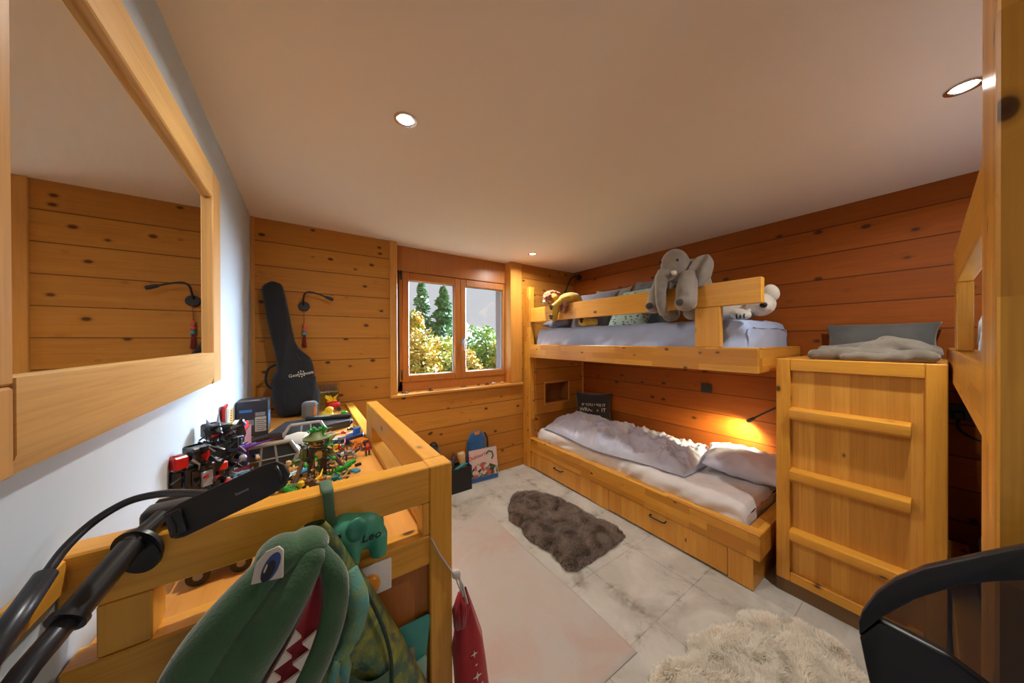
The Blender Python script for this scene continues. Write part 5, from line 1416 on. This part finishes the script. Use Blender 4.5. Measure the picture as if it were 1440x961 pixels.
brown = [(1.60, 2.26), (1.73, 2.19), (1.82, 2.05), (1.862, 1.93), (1.88, 1.81), (1.872, 1.69), (1.88, 1.59), (1.905, 1.51), (1.92, 1.43), (1.915, 1.36), (1.885, 1.31), (1.717, 1.292), (1.583, 1.286), (1.452, 1.284), (1.36, 1.288), (1.315, 1.32), (1.315, 1.366), (1.327, 1.432), (1.335, 1.498), (1.317, 1.573), (1.30, 1.647), (1.30, 1.731), (1.335, 1.827), (1.32, 1.884), (1.312, 1.948), (1.384, 2.08), (1.49, 2.20)]
sheepskin('sheepskin_rug', 'brown-grey sheepskin on the tiles in front of the bunk drawers', brown, m_fur('fur_brown', C(104, 90, 82), C(138, 122, 112), C(190, 174, 162)), plain('hide_brown', C(84, 66, 52), .9), 46000, .045, .0018, 3, .022)
white = [(1.155, .70), (1.266, .715), (1.31, .675), (1.363, .645), (1.41, .655), (1.463, .675), (1.546, .668), (1.622, .638), (1.69, .60), (1.765, .605), (1.836, .588), (1.886, .548), (1.934, .491), (1.99, .425), (2.01, .365), (2.018, .32), (1.995, .285), (1.975, .255), (1.927, .217), (1.88, .19), (1.80, .15), (1.65, .12), (1.45, .16), (1.28, .25), (1.15, .40), (1.09, .55), (1.09, .65)]
sheepskin('sheepskin_rug', 'fluffy cream-white sheepskin on the tiles in front of the ladder cabinet', white, m_fur('fur_white', C(242, 240, 230), C(238, 232, 216), C(250, 249, 246)), plain('hide_white', C(236, 228, 208), .9), 64000, .06, .0023, 8, .035)

# ------------------------------------------------------------------ things standing under the window
t = thing('picture_box', 'toy box with colourful printed front leaning under the window', 'box', (1.49, 2.66, 0))
BM = Matrix.Translation((1.49, 2.655, 0)) @ Matrix.Rotation(radians(-4), 4, 'Z') @ Matrix.Rotation(radians(-9), 4, 'X')
MB().box(-.158, .158, 0, .05, .003, .32, .002, BM).build('carton', plain('box_brown', C(120, 92, 62), .6), t)
def m_print():
    k = NT('printed_front'); o = k.obj()
    v = k.n('ShaderNodeTexVoronoi', i_Scale=26.0); k.l(o, v.inputs['Vector'])
    n_ = k.noise(o, 14, 3, .6, 1.0)
    c = k.mix(k.ramp(n_, (.44, 0), (.5, 1)), C(60, 120, 50), C(206, 190, 180))
    sp = k.n('ShaderNodeSeparateColor'); k.l(v.outputs['Color'], sp.inputs[0])
    c = k.mix(k.ramp(sp.outputs[0], (.6, 0), (.66, .9)), c, C(190, 70, 80))
    c = k.mix(k.ramp(sp.outputs[1], (.72, 0), (.78, .9)), c, C(40, 44, 40))
    return k.done(c, .45)
fp = MB().box(-.155, .155, -.002, -.0005, .006, .316, 0, BM).build('printed_front', plain('print_pink', C(214, 186, 180), .45), t, 0)
MB().prism([(-.14, .05), (.15, .05), (.15, .12), (.08, .155), (0, .185), (-.08, .175), (-.13, .13)], -.0032, -.0022, 'xz', 0, BM).build('printed_scene', m_print(), fp, 0)
MB().box(-.15, .15, -.0034, -.0022, .008, .048, 0, BM).build('printed_water', plain('print_blue', C(44, 92, 150), .45), fp, 0)
b = MB().tube([BM @ Vector(q) for q in ((.03, -.003, .26), (.06, -.003, .285), (.1, -.003, .27), (.11, -.003, .23), (.09, -.003, .2))], .008, 6); b.build('printed_ring', plain('print_green', C(40, 110, 70), .5), fp)
lettering('Dubleurf', .052, K['red'], fp, BM @ frame_M((-.075, -.0025, .25), (1, 0, .16), (-.16, 0, 1)), shear=.25)
t = thing('toy_bin', 'black storage box full of toys under the window', 'storage box', (1.17, 2.66, 0))
b = MB().box(1.02, 1.31, 2.585, 2.592, 0, .225, .001).box(1.02, 1.31, 2.728, 2.735, 0, .225, .001).box(1.02, 1.027, 2.593, 2.727, 0, .225, .001).box(1.303, 1.31, 2.593, 2.727, 0, .225, .001).box(1.028, 1.302, 2.593, 2.727, 0, .006, 0)
b.build('bin_wall', plain('bin_black', C(26, 24, 26), .6), t)
MB().box(1.03, 1.30, 2.595, 2.725, .16, .20, .004).build('bin_filling', K['dark'], t)
for nm, lb, c, pts, r_ in (('toy_paddle', 'pale wooden toy paddle standing in the black storage box', 'tan', [(1.25, 2.65, .201), (1.235, 2.66, .30), (1.225, 2.665, .345)], [.03, .04, .006]), ('toy_snake', 'teal toy snake drooping over the black storage box', 'teal', [(1.14, 2.60, .215), (1.19, 2.59, .24), (1.24, 2.60, .25), (1.28, 2.62, .232)], [.012, .014, .012, .006]),
                           ('toy_ball', 'yellow toy at the left of the black storage box', 'yellow', [(1.10, 2.63, .201), (1.10, 2.63, .225), (1.10, 2.63, .25)], [.018, .024, .006]), ('toy_tube', 'dark toy tube sticking up from the black storage box', 'brown', [(1.15, 2.68, .201), (1.16, 2.69, .28), (1.19, 2.69, .335)], [.02, .024, .03]),
                           ('toy_ball', 'blue toy behind the yellow one in the black storage box', 'blue', [(1.12, 2.68, .201), (1.12, 2.68, .25), (1.12, 2.68, .285)], [.024, .03, .008])):
    tag(MB().tube(smooth_path(pts, 4) if len(pts) > 2 else pts, ([r_[0]]*4+[r_[1]]*4+[r_[2]] if len(r_) == 3 else [r_[0]]*4+[r_[1]]*4+[r_[2]]*4+[r_[3]]), 12).build(nm, K[c], None, 180), lb, 'toy', 'toys in the black storage box')
t = thing('kids_backpack', 'small blue backpack with orange top patch behind the toy box', 'backpack', (1.43, 2.72, 0))
b = MB().prism([(1.335, .002), (1.53, .002), (1.54, .2), (1.535, .40), (1.50, .475), (1.435, .50), (1.37, .475), (1.335, .40), (1.328, .2)], 2.715, 2.755, 'xz', .012)
b.build('pack_body', fabric('pack_blue', C(28, 96, 156), C(20, 74, 128), 200, .3), t, 50)
MB().box(1.405, 1.46, 2.711, 2.7145, .462, .492, .001).build('patch', K['orange'], t)
MB().tube(smooth_path([(1.525, 2.72, .47), (1.555, 2.72, .40), (1.56, 2.72, .25), (1.545, 2.72, .1)]), .011, 8).build('shoulder_strap', M['black_fabric'], t, 180)
t = thing('duffel_bag', 'dark bag against the boards beyond the platform rail', 'bag', (.95, 2.68, 0))
b = MB().ell((.95, 2.665, .24), (.10, .08, .235)); b.ell((.94, 2.665, .42), (.07, .06, .06))
blob(b, 'bag_body', M['black_fabric'], t, .012, 4)
MB().tube(smooth_path([(.90, 2.64, .44), (.93, 2.62, .50), (.97, 2.63, .49), (1.0, 2.65, .42)]), .008, 8).build('bag_handle', M['gig'], t, 180)
# ------------------------------------------------------------------ outside the window
def m_leaf(name, a, b_, c_):
    k = NT(name); o = k.obj()
    n1 = k.noise(o, 1.6, 3); n2 = k.noise(o, 7, 2)
    c = k.mix(k.ramp(n1, (.4, 0), (.6, 1)), a, b_)
    c = k.mix(k.ramp(n2, (.45, 0), (.65, .8)), c, c_)
    return k.done(c, .7)
LV = {'spruce': m_leaf('needle_green', C(62, 98, 66), C(84, 120, 72), C(104, 132, 80)), 'larch': m_leaf('larch_green', C(104, 134, 52), C(132, 148, 58), C(84, 116, 58)), 'gold': m_leaf('autumn_gold', C(176, 146, 52), C(142, 146, 56), C(160, 120, 46)), 'lime': m_leaf('autumn_lime', C(152, 154, 62), C(112, 134, 58), C(170, 146, 60))}
M['bark'] = plain('bark', C(84, 66, 50), .9)
def tree(name, label, x, y, top, w_, kind, cone, n, seed, low=-1.5, leaf=.09):
    t = thing(name, label, 'tree', (x, y, -6), 'trees outside the window')
    rng = random.Random(seed)
    b = MB().tube([(x, y, -6), (x, y, -1), (x+.05, y, top-.7)], [.2, .12, .012], 10)
    for i in range(26):
        z = low+(top-low)*i/26; a = rng.uniform(0, 2*pi); r_ = w_*(1-(z-low)/(top-low))*.8 if cone else w_*.6
        b.tube([(x, y, z), (x+r_*cos(a), y+r_*sin(a), z+(.1 if not cone else -.1))], [.03, .008], 5)
    b.build('trunk', M['bark'], t)
    V = []; F = []
    for i in range(n):
        f = rng.random()
        if cone:
            f = f**1.25*.99
            z = low+(top-low)*f; a_ = rng.uniform(0, 2*pi)
            lay = .55+.45*((z*1.9+.13*a_) % 1.0 < .55)
            r_ = w_*(1-f)**.85*lay*math.sqrt(rng.uniform(.25, 1))*(1+.3*noise.noise(Vector((z*2, seed, 1))))+.02
            a = a_; p = Vector((x+r_*cos(a), y+r_*sin(a), z-.12*r_))
        else:
            while True:
                q = Vector((rng.uniform(-1, 1), rng.uniform(-1, 1), rng.uniform(-1, 1)))
                if .35 < q.length < 1+.25*noise.noise(q*2.2+Vector((seed, 0, 0))): break
            p = Vector((x+q.x*w_, y+q.y*w_, (low+top)/2+q.z*(top-low)/2))
        s_ = leaf*rng.uniform(.6, 1.3)
        u = Vector((rng.gauss(0, 1), rng.gauss(0, 1), rng.gauss(0, .6))).normalized(); v = u.cross(Vector((rng.gauss(0, 1), rng.gauss(0, 1), rng.gauss(0, 1)))).normalized()
        i0 = len(V)
        V += [tuple(p-u*s_), tuple(p+v*s_*.45), tuple(p+u*s_), tuple(p-v*s_*.45)]
        F.append((i0, i0+1, i0+2, i0+3))
    me = bpy.data.meshes.new('foliage'); me.from_pydata(V, [], F); me.update()
    link_mesh('foliage', me, LV[kind], t, 0)
tree('spruce_tree', 'tall dark green spruce, left of the pair behind the left window pane', 4.05, 12.6, 4.1, 1.1, 'spruce', True, 5200, 1, -1.0)
tree('spruce_tree', 'broad dark green conifer filling the middle of the left window pane', 4.85, 12.2, 3.75, 1.45, 'spruce', True, 7500, 2, -1.0, .10)
tree('larch_tree', 'green-gold tree seen through the right window pane beside the mullion', 5.35, 9.6, 1.95, .9, 'larch', False, 5200, 3, -1.4)
tree('birch_tree', 'golden autumn tree low in the left window pane, outer left', 2.62, 8.2, 1.75, .62, 'gold', False, 4200, 4, -.9, .07)
tree('birch_tree', 'yellow-green autumn tree low in the left window pane, nearest the mullion', 3.35, 8.6, 1.55, .72, 'lime', False, 5200, 5, -1.4, .075)
tree('birch_tree', 'slim golden tree top before the dark conifers in the left pane', 2.78, 9.3, 2.35, .32, 'gold', False, 1500, 6, .9, .07)
tree('larch_tree', 'lime-green tree at the right edge of the right window pane', 5.55, 8.6, 1.55, .62, 'lime', False, 3600, 7, -1.2, .08)
tree('birch_tree', 'orange-gold bush tree low behind the window mullion', 4.1, 8.3, 1.15, .5, 'gold', False, 3000, 8, -1.0, .07)
g = MB().grid(lambda u, v: (-60+150*u, 4+200*v**2, -6+2*N3(u*4, v*4, 2)), 30, 30).build('ground', plain('field', C(120, 112, 84), .9), None, 180); g['kind'] = 'structure'
def ridgeF(u, v):
    x = -150+620*u
    h_ = 12+32*math.exp(-((x-152)/20)**2)+2.5*N3(u*14, 2, 1)+1.5*N3(u*40, 1, 5)-max(0, (x-165))*.16
    return (x, 300+140*v, -10+max(0, h_+1)*sin(pi*min(1, v*1.3+.02))**.8 if v < .7 else -10)
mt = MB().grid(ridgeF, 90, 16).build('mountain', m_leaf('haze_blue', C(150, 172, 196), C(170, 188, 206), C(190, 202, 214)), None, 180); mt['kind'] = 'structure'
t = thing('house', 'neighbouring house with tan tiled roof low in the right window pane', 'house', (7.6, 16.0, -6))
MB().box(6.0, 9.6, 15.2, 17.6, -6, -.4, .02).build('house_wall', plain('house_white', C(214, 204, 190), .8), t)
RFm = plain('roof_tile', C(170, 120, 88), .8)
MB().prism([(14.8, -.5), (16.4, .3), (18.0, -.5), (18.0, -.38), (16.4, .44), (14.8, -.38)], 5.8, 9.9, 'yz').build('roof', RFm, t)

# ------------------------------------------------------------------ daylight
W = bpy.data.worlds.new('sky'); SC.world = W; W.use_nodes = True
nt = W.node_tree; bg = nt.nodes['Background']
tc = nt.nodes.new('ShaderNodeTexCoord')
def vmath(op, a, b_):
    x = nt.nodes.new('ShaderNodeVectorMath'); x.operation = op
    nt.links.new(a, x.inputs[0]); x.inputs[1].default_value = b_; return x.outputs['Value' if op == 'DOT_PRODUCT' else 0]
sun_dir = Vector((.85, .30, .42)).normalized()
d = vmath('DOT_PRODUCT', tc.outputs['Generated'], sun_dir)
mp = nt.nodes.new('ShaderNodeMapRange'); mp.interpolation_type = 'SMOOTHSTEP'
mp.inputs['From Min'].default_value = .79; mp.inputs['From Max'].default_value = 1.0; mp.inputs['To Min'].default_value = 0; mp.inputs['To Max'].default_value = 1
nt.links.new(d, mp.inputs['Value'])
st = nt.nodes.new('ShaderNodeMath'); st.operation = 'MULTIPLY_ADD'; nt.links.new(mp.outputs[0], st.inputs[0]); st.inputs[1].default_value = SKY_GLOW; st.inputs[2].default_value = SKY_BASE
sx = nt.nodes.new('ShaderNodeSeparateXYZ'); nt.links.new(tc.outputs['Generated'], sx.inputs[0])
bk_ = nt.nodes.new('ShaderNodeMapRange'); bk_.inputs['From Min'].default_value = .05; bk_.inputs['From Max'].default_value = -.9; bk_.inputs['To Min'].default_value = 0; bk_.inputs['To Max'].default_value = SKY_BACK
nt.links.new(sx.outputs[1], bk_.inputs['Value'])
ad = nt.nodes.new('ShaderNodeMath'); ad.operation = 'ADD'; nt.links.new(st.outputs[0], ad.inputs[0]); nt.links.new(bk_.outputs[0], ad.inputs[1])
nt.links.new(ad.outputs[0], bg.inputs['Strength']); cm = nt.nodes.new('ShaderNodeMix'); cm.data_type = 'RGBA'; nt.links.new(mp.outputs[0], cm.inputs[0]); cm.inputs[6].default_value = (.92, .95, 1, 1); cm.inputs[7].default_value = (.55, .78, 1, 1); nt.links.new(cm.outputs[2], bg.inputs['Color'])
S = bpy.data.lights.new('sun', 'SUN'); S.energy = .8; S.angle = radians(2); S.color = (1, .93, .8)
so = bpy.data.objects.new('sun', S); COL.objects.link(so); so.rotation_euler = Vector((-.80, .16, -.58)).to_track_quat('-Z', 'Y').to_euler()
so.location = (6, -4, 8)
P_ = bpy.data.lights.new('window_portal', 'AREA'); P_.shape = 'RECTANGLE'; P_.size = 1.25; P_.size_y = 1.15; P_.cycles.is_portal = True
po = bpy.data.objects.new('window_portal', P_); COL.objects.link(po); po.location = (1.27, 3.25, 1.5); po.rotation_euler = Vector((0, -1, 0)).to_track_quat('-Z', 'Y').to_euler()

P2 = bpy.data.lights.new('added_door_portal', 'AREA'); P2.shape = 'RECTANGLE'; P2.size = .78; P2.size_y = 2.15; P2.cycles.is_portal = True
p2 = bpy.data.objects.new('added_door_portal', P2); COL.objects.link(p2); p2.location = (.16, YF-.22, 1.06); p2.rotation_euler = Vector((0, 1, 0)).to_track_quat('-Z', 'Y').to_euler()

# ------------------------------------------------------------------ camera
f_px, yaw, pit, rol = 422.6, .6031, -.00363, -.0035
fw = Vector((sin(yaw)*cos(pit), cos(yaw)*cos(pit), sin(pit))); r_ = Vector((cos(yaw), -sin(yaw), 0)); u_ = r_.cross(fw)
r2_ = r_*cos(rol)+u_*sin(rol); u2_ = -r_*sin(rol)+u_*cos(rol)
cam = bpy.data.cameras.new('camera'); cam.sensor_fit = 'HORIZONTAL'; cam.sensor_width = 36; cam.lens = f_px/1440*36; cam.clip_start = .01; cam.clip_end = 2000
co = bpy.data.objects.new('camera', cam); COL.objects.link(co)
mm = Matrix((r2_, u2_, -fw)).transposed().to_4x4(); mm.translation = Vector((0, 0, 1.42)); co.matrix_world = mm
SC.camera = co
vs = SC.view_settings; vs.view_transform = 'Standard'; vs.look = 'None'; vs.gamma = 1; vs.use_curve_mapping = False; vs.exposure = EXPOSURE
SC.cycles.max_bounces = 10; SC.cycles.diffuse_bounces = 6; SC.cycles.transparent_max_bounces = 12
SC.cycles.sample_clamp_indirect = 6
SC.cycles.use_denoising = True
